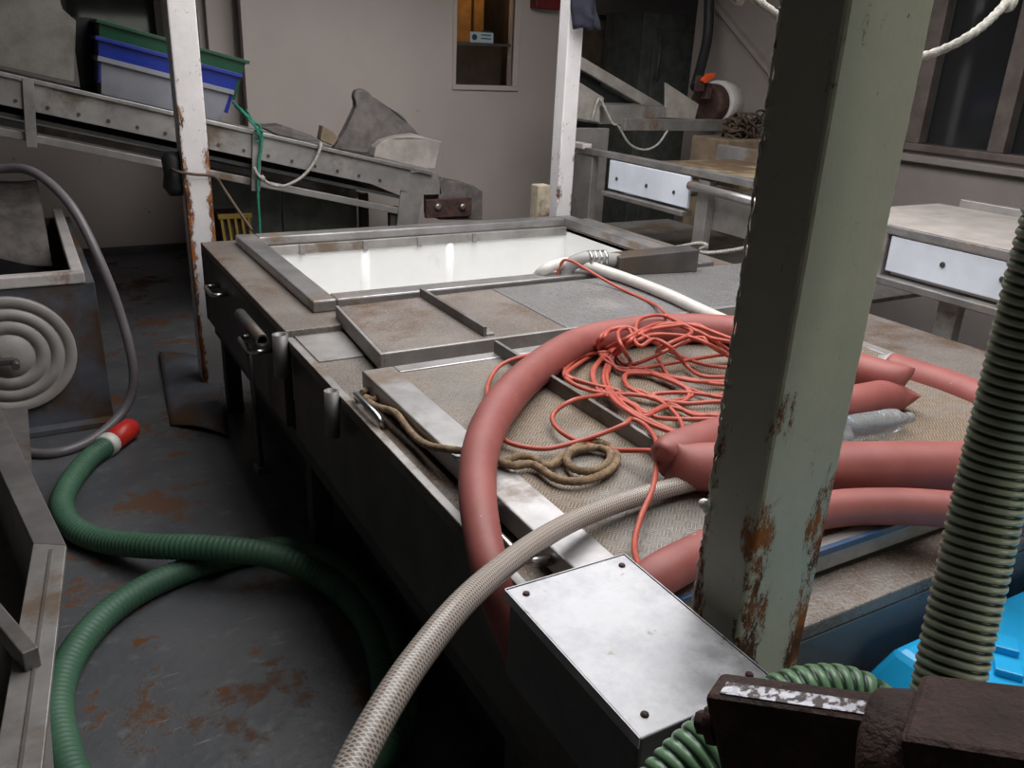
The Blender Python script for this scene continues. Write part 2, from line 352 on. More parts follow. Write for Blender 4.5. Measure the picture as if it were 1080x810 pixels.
bm = NB(); box(bm, -3, 1.1, -2.1, -2, 0, 2.72); box(bm, 2.7, 8, -2.1, -2, 0, 2.72); box(bm, 1.1, 2.7, -2.1, -2, 2.05, 2.72); box(bm, 1.1, 2.7, -2.1, -2, 0, .25)  # door opening added to go with the rear area light
struct('wall_front', bm, 'wall_grey')
# back wall (recessed left part, with a dark window) and the side room behind the right pole
wx0, wx1 = oy(66, 20, 7.5).x, oy(163, 20, 7.5).x; wz = oy(120, 36, 7.5).z
bm = NB(); box(bm, -3, wx0, 7.5, 7.62, 0, 2.72); box(bm, wx1, 8, 7.5, 7.62, 0, 2.72); box(bm, wx0, wx1, 7.5, 7.62, 0, wz); box(bm, wx0, wx1, 7.5, 7.62, 2.5, 2.72)
struct('wall_back', bm, 'wall')
w2 = T('window_2', None, None, (wx0, 7.5, wz), kind='structure')
bm = NB(); box(bm, wx0 - .02, wx1 + .05, 7.46, 7.5, wz - .05, wz, .004); box(bm, wx1, wx1 + .05, 7.46, 7.5, wz, 2.5); box(bm, wx0 - .05, wx0, 7.46, 7.5, wz - .05, 2.5); box(bm, wx0 - .05, wx1 + .05, 7.46, 7.5, 2.5, 2.55)
w2.p('window_frame', bm, 'wall_grey'); w2.p('pane', box(NB(), wx0, wx1, 7.54, 7.56, wz, 2.5), 'glass')
# dark kick strip along the back wall
struct('baseboard_back', box(NB(), -3, 1.4, 7.47, 7.5, 0, .05), 'mach')
# bulkhead box that stands proud, with the small cabin window
BX0, BX1, BY = oy(258, 70, 6.).x, 3.86, 6.0
a0, a1 = oy(481, 50, BY).x, oy(541, 50, BY).x; b0 = oy(510, 90, BY).z
bm = NB()
box(bm, BX0, a0, BY, BY + .08, 0, 2.72); box(bm, a1, BX1, BY, BY + .08, 0, 2.72); box(bm, a0, a1, BY, BY + .08, 0, b0); box(bm, a0, a1, BY, BY + .08, 2.2, 2.72)
struct('wall_bulkhead', bm, 'wall')
wsx = oy(213, 70, 6.35).x; struct('wall_bulkhead_side', box(NB(), wsx, BX0 + .08, 6.35, 7.5, 0, 2.72), 'wall')
struct('wall_bulkhead_end', box(NB(), BX1 - .08, BX1, BY + .08, 7.5, 0, 2.72), 'wall_grey')
struct('trim_1', box(NB(), BX0 - .17, BX0 - .001, 6.25, 6.349, 0, 2.72, .006), 'wall')
w1 = T('window_1', None, None, (a0, BY, b0), kind='structure')
bm = NB(); box(bm, a0 - .03, a1 + .05, BY - .02, BY + .02, b0 - .035, b0, .004); box(bm, a1, a1 + .05, BY - .02, BY + .02, b0, 2.2, .004); box(bm, a0 - .03, a0, BY - .012, BY + .02, b0, 2.2, .003); box(bm, a0 - .03, a1 + .05, BY - .02, BY + .02, 2.2, 2.24, .004)
w1.p('window_frame', bm, 'wall')
zb = oy(510, 46, BY).z
w1.p('glazing_bar', box(NB(), a0, a1, BY + .03, BY + .045, zb - .012, zb + .006), 'dark')
w1.p('pane', box(NB(), a0, a1, BY + .05, BY + .056, b0, 2.2), 'pane')
s0, s1 = oy(499, 33, BY).x, oy(523, 45, BY).x; sz0, sz1 = oy(510, 45, BY).z, oy(510, 34, BY).z
st = w1.p('sticker', box(NB(), s0, s1, BY + .044, BY + .049, sz0, sz1), 'sticker')
bm = NB(); cyl(bm, (s0 + .035, BY + .044, (sz0 + sz1) / 2), (s0 + .035, BY + .042, (sz0 + sz1) / 2), .022, 20)
for k in range(3): box(bm, s0 + .09, s1 - .02, BY + .042, BY + .044, sz0 + .025 + k * .025, sz0 + .033 + k * .025)
w1.p('sticker_print', bm, 'sticker_ink', sub=st)
# cabin behind the little window
bm = NB(); box(bm, a0 - .3, a1 + .3, 7.0, 7.05, 1.0, 2.5); box(bm, a0 - .35, a0 - .3, BY + .1, 7.05, 1., 2.5); box(bm, a1 + .24, a1 + .3, BY + .1, 7.05, 1., 2.5)
struct('wall_cabin', bm, 'room')
cb = T('cabin_locker', 'amber wooden locker seen through the small cabin window', 'locker', (a0, 6.4, 1.2))
cz = oy(500, 46, 6.4).z
cb.p('locker_body', box(NB(), a0 - .05, oy(497, 20, 6.4).x, 6.4, 6.8, cz, 2.45, .005), 'amber'); cb.p('locker_door', box(NB(), oy(499, 20, 6.4).x, oy(509, 20, 6.4).x, 6.38, 6.4, cz, 2.35, .004), 'amber')
cb.p('locker_shelf', box(NB(), a0 - .05, a1 + .1, 6.35, 6.8, 1.2, cz - .01, .004), 'room')
lt = bpy.data.lights.new('cabin_lamp', 'POINT'); lt.energy = 5; lt.color = (1, .72, .4); lt.shadow_soft_size = .03
ltx = bpy.data.objects.new('cabin_lamp', lt); col.objects.link(ltx); ltx.location = (a0 + .3, 6.3, 2.42)
# right wall with its row of dark windows
RX = 4.45
sy = [ox(p, 100, RX).y for p in (1180, 1066, 974)]; sill = ox(1000, 155, RX).z
bm = NB(); box(bm, RX, RX + .1, -2, 5.15, 0, sill); box(bm, RX, RX + .1, -2, 5.15, 2.35, 2.72); box(bm, RX, RX + .1, sy[2] + .05, 5.15, sill, 2.35)
struct('wall_right', bm, 'wall_grey')
struct('trim_4', box(NB(), RX - .05, RX, -2, sy[2] + .15, sill - .1, sill - .06, .006), 'wall_grey')
w3 = T('window_3', None, None, (RX, sy[2], sill), kind='structure')
bm = NB(); box(bm, RX - .03, RX + .03, -2, sy[2] + .1, sill - .04, sill, .005); box(bm, RX - .03, RX + .03, -2, sy[2] + .1, 2.35, 2.4, .005)
w3.p('window_sill', bm, 'frame_brown')
for y in sy + [sy[0] - .6, sy[0] - 1.2]: w3.p('mullion', box(NB(), RX - .02, RX + .04, y - .045, y + .045, sill, 2.35, .005), 'frame_brown')
for ya, yb in ((sy[1], sy[2]), (sy[0], sy[1]), (sy[0] - .6, sy[0])): w3.p('pane', box(NB(), RX + .05, RX + .06, ya + .045, yb - .045, sill, 2.35), 'glass')
# diagonal stiffener on the right wall
struct('trim_2', bar(NB(), ox(752, 0, RX - .02), ox(822, 85, RX - .02), .03, .06, (-1, 0, 0)), 'wall_grey')

# ================================================================== the holding tank
T1, T2 = .80, .775; TX0, TX1 = .655, 2.80; TY0, TYM, TY1 = .75, 2.56, 3.97
hx0, hx1, hy0, hy1 = .88, 2.53, 2.80, 3.80           # opening
tk = T('holding_tank', 'long steel holding tank with open white tub and lidded deck', 'tank', (1.7, 2.4, 0))
bm = NB(); box(bm, TX0, hx0, TYM, TY1, T1 - .03, T1, .004); box(bm, hx1, TX1, TYM, TY1, T1 - .03, T1, .004); box(bm, hx0, hx1, TYM, hy0, T1 - .03, T1); box(bm, hx0, hx1, hy1, TY1, T1 - .03, T1)
tk.p('rear_deck_plate', bm, 'plate')
tk.p('front_deck_plate', box(NB(), TX0, TX1, TY0, TYM, T2 - .03, T2, .004), 'plate')
tk.p('joint_plate', box(NB(), TX0 + .03, .84, 2.30, TYM, T2, T2 + .004), 'alu_dull')
bm = NB(); box(bm, TX0, TX0 + .03, TYM + .05, TY1, .44, T1 - .031, .003); box(bm, TX0 + .012, TX0 + .04, TY0, TYM - .02, .44, T2 - .031, .003)
tk.p('side_skirt', bm, 'steel')
tk.p('end_skirt', box(NB(), TX0, TX1, TY0, TY0 + .03, .50, T2 - .031, .003), 'blue_plate', 'blue painted end of the tank')
bm = NB(); box(bm, TX0, TX1, TY1 - .03, TY1, .44, T1 - .031); box(bm, TX1 - .03, TX1, TY0 + .03, TY1 - .03, .44, T2 - .031)
tk.p('far_skirt', bm, 'steel')
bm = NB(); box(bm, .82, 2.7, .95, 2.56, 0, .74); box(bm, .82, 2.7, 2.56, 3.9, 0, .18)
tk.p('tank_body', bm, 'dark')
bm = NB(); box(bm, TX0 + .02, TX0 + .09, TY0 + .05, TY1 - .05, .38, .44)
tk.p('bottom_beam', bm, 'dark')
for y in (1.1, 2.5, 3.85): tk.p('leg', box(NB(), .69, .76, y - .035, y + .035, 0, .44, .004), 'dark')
tk.p('weld_lip', box(NB(), TX0 - .002, TX0 + .02, TY0, TYM - .01, T2, T2 + .006, .002), 'alu_dull')
# tub
bm = NB(); t = .02; tz = .24
box(bm, hx0 - t, hx0, hy0 - t, hy1 + t, tz, .79); box(bm, hx1, hx1 + t, hy0 - t, hy1 + t, tz, .79); box(bm, hx0, hx1, hy0 - t, hy0, tz, .79); box(bm, hx0, hx1, hy1, hy1 + t, tz, .79); box(bm, hx0 - t, hx1 + t, hy0 - t, hy1 + t, tz - .02, tz)
tk.p('tub_liner', bm, 'white_tub', 'glossy white tub')
for k, px in enumerate((385, 474)):                      # moulded flutes in the far side of the tub
    x = oy(px, 285, hy1).x
    tk.p('tub_rib', cyl(NB(), (x, hy1 + .024, tz), (x, hy1 + .024, .78), .035, 20), 'white_tub')
# coaming rails
CZ = .842; cx0, cx1, cy0, cy1 = .795, 2.61, 2.715, 3.89; cw = .085
for nm, a in (('side_rail', (cx0, cx0 + cw, cy0, cy1)), ('side_rail', (cx1 - cw, cx1, cy0, cy1)), ('front_rail', (cx0 + cw, cx1 - cw, cy0, cy0 + cw)), ('rear_rail', (cx0 + cw, cx1 - cw, cy1 - cw, cy1))):
    tk.p(nm, box(NB(), *a, T1, CZ, .006), 'alu')
tk.p('rear_lip', box(NB(), hx0, hx1, hy1 - .012, hy1 - .001, .755, T1, .003), 'alu_dull')
for px in (318, 385, 442, 500): x = oy(px, 256, hy1 - .01).x; tk.p('lip_clip', box(NB(), x - .012, x + .012, hy1 - .02, hy1 - .012, .75, .80, .002), 'alu')
# handles, pipes on the dark side
for a, b, o in (((TX0, 3.60, .690), (TX0, 3.45, .690), (-.06, 0, 0)), ((TX0, 2.94, .670), (TX0, 2.76, .670), (-.07, 0, 0)), ((.69, 1.97, T2), (.69, 1.79, T2), (-.015, 0, .032))):
    tk.p('grab_handle', uhandle(NB(), a, b, o, .0085), 'chrome')
tk.p('rail_pipe', pipe(NB(), (.605, 2.98, .742), (.605, 2.66, .742), .022, .016), 'steel')
tk.p('hinge_sleeve', pipe(NB(), (.632, 2.535, .66), (.632, 2.535, .80), .025, .019), 'alu_dark')
tk.p('stub_pipe', pipe(NB(), (.634, 2.03, .66), (.634, 2.03, .795), .02, .015), 'alu_dark')
bm = NB(); cyl(bm, (.60, 2.86, .67), (.625, 2.9, .17), .010, 10); box(bm, .60, .66, 2.87, 2.93, .14, .17, .004)
tk.p('drop_rod', bm, 'steel')

# ---- lids lying on the tank
l2 = T('hatch_cover', 'narrow grey hatch cover with tread plate in front of the tub', 'hatch cover', (1.7, 2.4, T1))
L2Z = .838
l2.p('cover_plate', prism(NB(), [(.825, 2.145, T1), (1.46, 2.145, T1), (1.46, 2.665, T1), (.862, 2.64, T1)], (0, 0, 1), L2Z - T1, .004), 'plate')
l2.p('tread_panel', box(NB(), 1.463, 2.0, 2.145, 2.665, T1, L2Z, .003), 'tread_grey'); l2.p('tread_panel', box(NB(), 2.003, 2.72, 2.145, 2.665, T1, L2Z, .003), 'tread_grey')
l2.p('front_edge', box(NB(), .822, 2.72, 2.131, 2.145, T1 - .012, L2Z + .003, .003), 'alu_dull'); l2.p('side_edge', bar(NB(), (.818, 2.131, (T1 + L2Z) / 2 - .004), (.856, 2.645, (T1 + L2Z) / 2 - .004), .012, .052, (0, 0, 1), .003), 'alu_dull')
l2.p('angle_bar', box(NB(), 1.165, 1.178, 2.17, 2.66, L2Z, L2Z + .032, .002), 'alu_dark'); l2.p('angle_foot', box(NB(), 1.178, 1.205, 2.17, 2.66, L2Z, L2Z + .006), 'alu_dull')  # upright darker than its foot: shade on its left side painted in
l1 = T('tank_lid', 'large square lid of brown stained tread plate framed in flat bar', 'lid', (1.7, 1.5, T2))
LZ = .838; lx0, lx1, ly0, ly1 = .722, 2.30, .84, 2.035; fw = .09
l1.p('tread_panel', box(NB(), lx0 + fw, 1.13, ly0 + .035, ly1 - .05, T2 + .02, LZ - .004), 'tread_brown'); l1.p('tread_panel', box(NB(), 1.135, lx1 - .05, ly0 + .035, ly1 - .05, T2 + .02, LZ - .004), 'tread_brown')
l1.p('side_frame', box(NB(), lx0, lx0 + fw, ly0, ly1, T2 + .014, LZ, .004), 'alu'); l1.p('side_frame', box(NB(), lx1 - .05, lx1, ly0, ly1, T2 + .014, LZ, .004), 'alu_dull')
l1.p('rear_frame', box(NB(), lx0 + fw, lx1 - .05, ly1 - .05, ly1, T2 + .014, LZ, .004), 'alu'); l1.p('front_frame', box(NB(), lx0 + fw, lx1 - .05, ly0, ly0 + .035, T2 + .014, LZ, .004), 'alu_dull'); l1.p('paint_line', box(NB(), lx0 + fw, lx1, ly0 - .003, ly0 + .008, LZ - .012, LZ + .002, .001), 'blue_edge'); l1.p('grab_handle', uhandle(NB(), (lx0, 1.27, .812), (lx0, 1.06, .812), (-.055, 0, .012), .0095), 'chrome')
for ya in (ly0 + .01, ly1 - .03): l1.p('gasket', box(NB(), lx0 + .01, lx1 - .01, ya, ya + .02, T2, T2 + .014), 'black')
l1.p('angle_bar', box(NB(), 1.126, 1.138, .96, 2.03, LZ - .004, LZ + .036, .002), 'alu_dark'); l1.p('angle_foot', box(NB(), 1.138, 1.165, .96, 2.03, LZ - .004, LZ + .003), 'alu')  # shaded left face put into the bar's darker metal

# ---- low sluice box with elbow pipe beside the tub
x0, x1, yb = 2.15, 2.60, 2.69
sb = T('sluice_box', 'low dark steel box with ribbed pipe elbow beside the tub', 'box', (2.37, 2.76, L2Z))
bm = NB(); hexa(bm, [oz(652, 291, L2Z), oz(735, 287, L2Z), oz(735, 287, L2Z) + Vector((.02, .10, 0)), oz(652, 291, L2Z) + Vector((.02, .10, 0)),
    oz(652, 291, L2Z) + Vector((0, 0, .075)), oz(735, 287, L2Z) + Vector((0, 0, .095)), oz(735, 287, L2Z) + Vector((.02, .10, .095)), oz(652, 291, L2Z) + Vector((.02, .10, .075))], .004)
sb.p('box_body', bm, 'steel')
A = oz(652, 291, L2Z) + Vector((0, .05, .05))
sb.p('pipe_elbow', tube(NB(), cr([A + Vector((.03, 0, 0)), A + Vector((-.06, .01, .012)), A + Vector((-.12, .03, .012)), A + Vector((-.17, .06, -.02)), A + Vector((-.19, .07, -.07))], .01), .03, 16), 'grey_hose')
for k in range(4): c = A + Vector((-.04 - .022 * k, .005 + .004 * k, .011)); sb.p('pipe_ring', lathe(NB(), c, (-1, .15, 0), [(-.006, .03), (-.004, .037), (.004, .037), (.006, .03)], 18), 'chrome')
bm = NB(); c = oz(672, 288, L2Z) + Vector((0, -.002, .03)); tube(bm, [c + Vector((.022 * math.cos(t_), -.004, .016 * math.sin(t_))) for t_ in [i * math.pi / 8 for i in range(17)]], .005, 8); sb.p('ring_pull', bm, 'steel')

# ================================================================== posts
def square_post(name, label, cx, cy, h, mat, z1=2.72, z0=0., hy=None):
    hy = hy or h
    o = solo(name, label, 'post', box(NB(), cx - h, cx + h, cy - hy, cy + hy, z0, z1, .007), mat, loc=(cx, cy, 0)); return o
pc = oy(203, 130, 4.16); square_post('deck_post', 'white painted square post streaked with rust beside the green and blue boxes', pc.x, 4.22, .06, 'post_l')
pc = oy(603, 100, 4.15); square_post('deck_post', 'white square post with rust spots at the far corner of the tub', pc.x, 4.20, .05, 'post_m')
np_x0, np_x1, np_y0, np_y1 = .703, .832, .600, .687
bm = NB(); cxp, cyp = (np_x0 + np_x1) / 2, (np_y0 + np_y1) / 2; hxp, hyp = (np_x1 - np_x0) / 2, (np_y1 - np_y0) / 2; rings = []
for k in range(361):                                          # box section with chipped, crusted corners
    z = 2.72 * k / 360; ring = []
    for sx_, sy_ in ((-1, -1), (1, -1), (1, 1), (-1, 1)):
        prof_ = ((.0, .014), (.0, .005), (.002, .002), (.005, .0), (.014, 0.)); prof_ = prof_ if sx_ * sy_ > 0 else prof_[::-1]
        for a_, b_ in prof_:
            nn = 0. if max(a_, b_) > .01 else mnoise.noise(Vector((sx_ * 3 + a_ * 200, sy_ * 5, z * 60))) + .7 * mnoise.noise(Vector((sx_ * 7, sy_ * 2 + b_ * 200, z * 170)))
            cr_ = .003 if (sx_, sy_) == (-1, 1) else .0004
            ring.append(bm.verts.new((cxp + sx_ * (hxp - a_ + nn * cr_), cyp + sy_ * (hyp - b_ + nn * cr_), z)))
    rings.append(ring)
for r0, r1 in zip(rings, rings[1:]):
    for k in range(20): bm.faces.new((r0[k], r0[(k + 1) % 20], r1[(k + 1) % 20], r1[k]))
bm.faces.new(rings[0][::-1]); bm.faces.new(rings[-1])
npost = solo('deck_post', 'thick grubby olive white post close to the camera with rust at its foot', 'post', bm, 'post_n', loc=(cxp, cyp, 0))
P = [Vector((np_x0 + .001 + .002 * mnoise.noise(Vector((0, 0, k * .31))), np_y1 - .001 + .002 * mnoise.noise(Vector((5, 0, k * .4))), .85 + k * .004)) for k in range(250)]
o = link('crust_and_edge_glint', tube(NB(), P, .0022, 8, lambda i, s, t: max(.35, .8 + .9 * mnoise.noise(Vector((0, 9, i * .23))) + .6 * mnoise.noise(Vector((0, 3, i * .9))))), 'crust', (cxp, cyp, 0), npost); o['label'] = 'flaking paint and rust along the corner, paled as an edge highlight'  # crusted edge, kept pale to stand in for the lit corner line
P = [Vector((np_x0 - .002, np_y1 - .002, 1.115)) + Vector((.004 * math.sin(k), .003 * math.cos(k * 1.7), .003 * k)) for k in range(6)]
link('weld_blob', tube(NB(), P, .0062, 10, lambda i, s, t: .6 + .6 * math.sin(3.1 * t) + .2 * math.sin(i * 2.1)), 'crust', (cxp, cyp, 0), npost)
# cream timber block at the foot of the far post
q = oy(569, 195, 4.05); solo('timber_block', 'small cream timber block against the foot of the far white post', 'block', box(NB(), q.x - .025, q.x + .06, 4.02, 4.1, 0, q.z, .006), 'wood')
# navy cloth hung on the far post, dark red box on the bulkhead
bm = NB(); c0 = oy(616, -12, 4.09)
def clothfn(u, v): return oy(606 + 20 * u + (2 if v > .7 else 0) * math.sin(u * 9), -30 + 61 * v, 4.10) + Vector((0, .025 * math.sin(u * 8 + v * 3) - .05 * math.sin(math.pi * u), .008 * math.sin(u * 11)))
sheet(bm, clothfn, 14, 12, .02); solo('cloth', 'dark navy cloth hanging beside the far white post', 'cloth', bm, 'navy')
a, b = oy(560, 0, 5.98), oy(586, 11, 5.98); solo('red_case', 'dark red case fixed high on the bulkhead right of the cabin window', 'case', box(NB(), a.x, b.x, 5.9, 5.998, b.z, b.z + .35, .01), 'dkred')
# ================================================================== junction box on the near post
BZ = .992; q = [oz(535, 620, BZ), oz(655, 587, BZ), oz(803, 700, BZ), oz(690, 800, BZ)]
jx0 = (q[0].x + q[3].x) / 2; jx1 = (q[1].x + q[2].x) / 2; jy1 = (q[0].y + q[1].y) / 2; jy0 = (q[2].y + q[3].y) / 2
jb = T('junction_box', 'shiny sheet metal junction box bolted to the thick near post', 'box', ((jx0 + jx1) / 2, (jy0 + jy1) / 2, .85))
jb.p('box_body', box(NB(), jx0 + .004, jx1 - .004, jy0 + .004, jy1 - .004, .852, BZ - .004, .004), 'zinc_dark')
lid = jb.p('box_lid', box(NB(), jx0, jx1, jy0, jy1, BZ - .004, BZ, .0018), 'zinc')
bm = NB(); box(bm, jx0 - .0015, jx0, jy0, jy1, BZ - .014, BZ + .001); jb.p('lid_lip', bm, 'zinc', sub=lid)
jb.p('lid_lip', box(NB(), jx1, jx1 + .0015, jy0, jy1, BZ - .014, BZ + .001), 'zinc', sub=lid)
jb.p('lid_lip', box(NB(), jx0, jx1, jy1, jy1 + .0015, BZ - .014, BZ + .001), 'zinc', sub=lid)
for x, y in ((jx0 + .02, jy1 - .02), (jx1 - .02, jy1 - .022), (jx0 + .025, jy0 + .025), (jx1 - .02, jy0 + .02)): jb.p('screw', lathe(NB(), (x, y, BZ), (0, 0, 1), [(0, .005), (.002, .0045), (.003, .002)], 12), 'rust', sub=lid)
jb.p('bracket', box(NB(), jx1 - .004, np_x0, .61, .67, .87, .93, .003), 'steel')

# ================================================================== hoses, cable and rope on the lids
def zp(L, z0): return [oz(p[0], p[1], p[2] if len(p) > 2 else z0) for p in L]
hz = LZ + .042
# the long salmon hose, folded twice
pts = zp([(560, 735, .45), (550, 700, .60), (537, 664, .74), (522, 622, .83), (511, 575, .868), (504, 525), (506, 480), (522, 438), (556, 398), (606, 364), (664, 350), (730, 346), (800, 352), (860, 370), (905, 390, hz + .03), (938, 400, hz + .035), (952, 406, hz + .025)], hz)
pts += zp([(945, 415, hz), (905, 424, hz), (860, 432, hz), (790, 452, hz + .01), (738, 468, hz + .022), (712, 478, hz + .025), (700, 486, hz + .018)], hz)
pts += zp([(708, 490, hz + .012), (750, 493, hz + .006), (820, 494), (900, 493), (980, 492), (1060, 495), (1140, 520)], hz + .004)
path = resample(cr(pts, .02), .012)
near = lambda q_: min(range(len(path)), key=lambda i: (path[i] - q_).length)
k1 = near(oz(952, 406, hz + .025)); k2 = near(oz(700, 486, hz + .018))
lh = T('rubber_hose', 'long thick salmon rubber hose folded and looped across the tank lid', 'hose', oz(640, 350, LZ))
def run(p, pinch0, pinch1, rf):
    L = len(p) - 1
    def sf(t):
        d = min(t * L * .012 / .055 if pinch0 else 1., (1 - t) * L * .012 / .055 if pinch1 else 1., 1.); d = math.sqrt(max(0, 1 - (1 - d) ** 2))
        return (.42 + .58 * d, 1.14 - .14 * d)
    lh.p('hose_run', tube(NB(), p, .045, 24, rf, sf, upz=True), 'salmon')
run(path[:k1 + 1], False, True, lambda i, s, t: .62 + .40 * max(0, min(1, (t - .10) / .30)))
run(path[k1 + 1:k2 + 1], True, True, None)
run(path[k2 + 1:], True, False, lambda i, s, t: 1.02 + .18 * min(1, t / .15))
pts = zp([(655, 640, .835), (690, 610), (740, 583), (800, 558), (870, 538), (940, 534), (1010, 538), (1080, 546), (1160, 560)], LZ + .035)
solo('rubber_hose', 'short salmon rubber hose lying lowest beside the blue tank edge', 'hose', tube(NB(), resample(cr(pts, .02), .015), .036, 20), 'salmon')
ph = T('rubber_hose', 'salmon rubber hose with a banded end at the right side of the tank', 'hose', oz(960, 395, .84))
pts = zp([(938, 389), (960, 396), (1000, 409), (1045, 427), (1100, 452), (1160, 490)], T2 + .055)
ph.p('hose_wall', tube(NB(), resample(cr(pts, .02), .015), .05, 20), 'salmon')
a, b = zp([(924, 386), (948, 391)], T2 + .055); ph.p('end_band', lathe(NB(), a, b - a, [(0, .036), (.02, .04), (.03, .048), (.06, .048), (.07, .04), (.1, .04)], 24), 'grey_hose')
# off white hose out of the tub
pts = [oz(557, 305, .72), oz(570, 288, .845), oz(585, 280, .875), oz(606, 277, .88), oz(650, 290, L2Z + .025), oz(700, 309, L2Z + .022), oz(745, 330, L2Z + .022), oz(790, 350, LZ + .03)]
solo('water_hose', 'off-white hose coming out of the white tub over its rail', 'hose', tube(NB(), resample(cr(pts, .02), .015), .022, 14), 'offwhite_hose')
# clear braided hose
pts = zp([(745, 505, .862), (690, 519, .862), (640, 535, .868), (592, 556, .885), (548, 584, .93)], .86) + [od(x, y, d) for x, y, d in ((492, 632, 1.14), (442, 692, 1.03), (405, 748, .96), (372, 808, .91), (345, 870, .88), (318, 950, .90))] + [Vector((.13, .42, .45)), Vector((.16, .35, .12)), Vector((.3, .2, .025)), Vector((.6, .0, .02))]
solo('braided_hose', 'clear braid-reinforced hose arching off the tank towards the camera', 'hose', tube(NB(), resample(cr(pts, .02), .008), .0185, 20, uvs=True), 'braid')
# orange cable: one run, coiled
def c7(*L): return [(500 + x / 3.857, 320 + y / 3.857) for x, y in L]
def c8(*L): return [(600 + x / 5.4, 330 + y / 5.4) for x, y in L]
cz = LZ + .008
lead = [(585, 300, .80), (592, 277, .89), (602, 275, .905), (620, 285, .885), (650, 302, L2Z + .012), (688, 320, L2Z + .008), (702, 331, .90)]
co = c8((560, 20), (680, 80), (800, 140), (940, 170), (1050, 220), (1060, 300), (890, 310), (720, 280), (560, 210), (460, 150), (385, 100), (400, 40), (470, 15), (560, 20), (680, 80), (800, 140),
    (940, 235), (1060, 330), (1040, 420), (880, 395), (720, 390), (600, 370), (480, 350), (340, 345), (312, 378), (345, 425), (400, 460), (520, 500), (640, 510), (685, 470), (650, 415), (560, 370), (420, 322), (290, 315), (210, 275), (165, 215), (172, 150), (230, 100), (330, 82), (395, 108), (340, 150), (250, 235), (205, 320), (200, 400), (250, 490), (350, 570), (480, 640), (620, 690),
    (760, 740), (900, 700), (940, 610), (860, 590), (720, 575), (560, 535), (430, 590), (370, 530), (260, 480), (170, 430), (140, 360), (165, 290), (270, 200), (390, 130), (480, 85), (580, 62), (700, 70), (800, 100), (930, 150), (1040, 190), (1060, 260), (920, 240), (800, 180), (700, 140), (590, 125), (470, 125), (390, 160), (300, 215), (235, 280), (215, 350), (235, 430), (320, 530), (450, 610), (600, 675), (720, 720),
    (900, 690), (960, 610), (850, 605), (640, 605), (500, 595), (400, 545), (330, 500), (200, 430), (90, 400), (0, 372), (-12, 345), (60, 285), (190, 215), (320, 150), (420, 95), (520, 60), (600, 65), (700, 110), (560, 180), (500, 230), (540, 320), (600, 390), (680, 430), (820, 475), (960, 490), (1010, 520), (860, 505), (640, 515), (470, 470), (560, 455), (680, 455), (850, 470), (980, 440), (960, 370), (760, 360), (660, 290), (570, 190), (480, 150), (400, 190), (340, 90), (280, 110), (300, 190), (350, 270), (400, 315))
rj = random.Random(3); co += [(x + rj.uniform(-5, 5), y + rj.uniform(-3, 3)) for x, y in co[16:72]]
co += c7((640, 250), (560, 200), (440, 215), (380, 260), (370, 300), (440, 345), (560, 370), (640, 370), (740, 390), (820, 450), (852, 520), (840, 600), (780, 620), (720, 600), (560, 595), (420, 560), (335, 505), (322, 450), (400, 395), (520, 372), (600, 360))
co += c7((480, 330), (390, 300), (365, 260), (380, 210), (430, 190), (330, 190), (220, 210), (110, 250), (58, 325), (55, 410), (75, 500), (115, 548), (165, 575), (280, 592), (390, 570), (520, 530), (615, 490), (640, 470), (700, 500), (745, 580))
P = [oz(*p) for p in lead]
for i, (x, y) in enumerate(co):
    q0 = oz(x, y, cz + .01); z = cz + .003 + .010 * (.5 + .5 * math.sin(i * 1.3)) + .036 * math.exp(-((q0.x - 1.14) / .07) ** 2)
    if y < 366 and 585 < x < 800: z = .932 + .004 * math.sin(i * 1.7)
    P.append(oz(x, y, z))
P += [oz(x, y, z) for x, y, z in ((689, 512, LZ + .04), (676, 545, LZ + .03), (669, 575, LZ + .03), (676, 600, LZ + .05), (700, 625, .88), (735, 652, .87), (770, 690, .80))]
solo('extension_cable', 'thin orange cable in a tangled coil on the tank lid', 'cable', tube(NB(), resample(cr(P, .015), .011), .0058, 8), 'cable')
# brown rope
def cA(*L): return [(380 + x / 2.894, 340 + y / 2.894) for x, y in L]
rp = [oz(*p, .797) for p in cA((5, 215), (30, 205), (55, 215), (40, 238), (15, 228), (45, 255))] + [ox(*p, .708) for p in cA((105, 275), (140, 318), (175, 356), (215, 378))] + [oz(*p, LZ + .012) for p in cA((275, 388), (330, 396), (430, 424), (480, 408), (530, 415), (575, 440), (620, 405), (680, 385))]
rp += [oz(*p, LZ + .013) for p in cA((740, 385), (765, 405), (745, 440), (690, 455), (640, 440), (632, 405), (670, 375), (725, 365), (775, 390), (782, 425), (745, 462), (670, 485), (600, 478), (555, 450), (520, 432), (470, 438), (430, 428))]
path = resample(cr(rp, .01), .006)
solo('rope', 'frayed brown rope knotted to a grab handle and looped on the lid', 'rope', tube(NB(), path, .0088, 10, lambda i, s, t: 1 + .10 * math.sin(s * 420)), 'rope')
# plastic bottle
a = oz(890, 452, LZ + .03); b = oz(962, 440, LZ + .03); u = (b - a)
L_ = u.length
bo = T('plastic_bottle', 'clear ribbed plastic bottle lying under the folded salmon hose', 'bottle', a - Vector((0, 0, .03)))
prof = [(0, .02), (.004, .028)] + [(L_ * (.05 + .6 * k / 24), .030 - .003 * (k % 2)) for k in range(25)] + [(L_ * .75, .028), (L_ * .86, .014), (L_ * .9, .012)]
bo.p('bottle_wall', lathe(NB(), a, u, prof, 24), 'bottle'); bo.p('bottle_cap', lathe(NB(), a + u * .9, u, [(0, .014), (.016, .014)], 20), 'bottle')

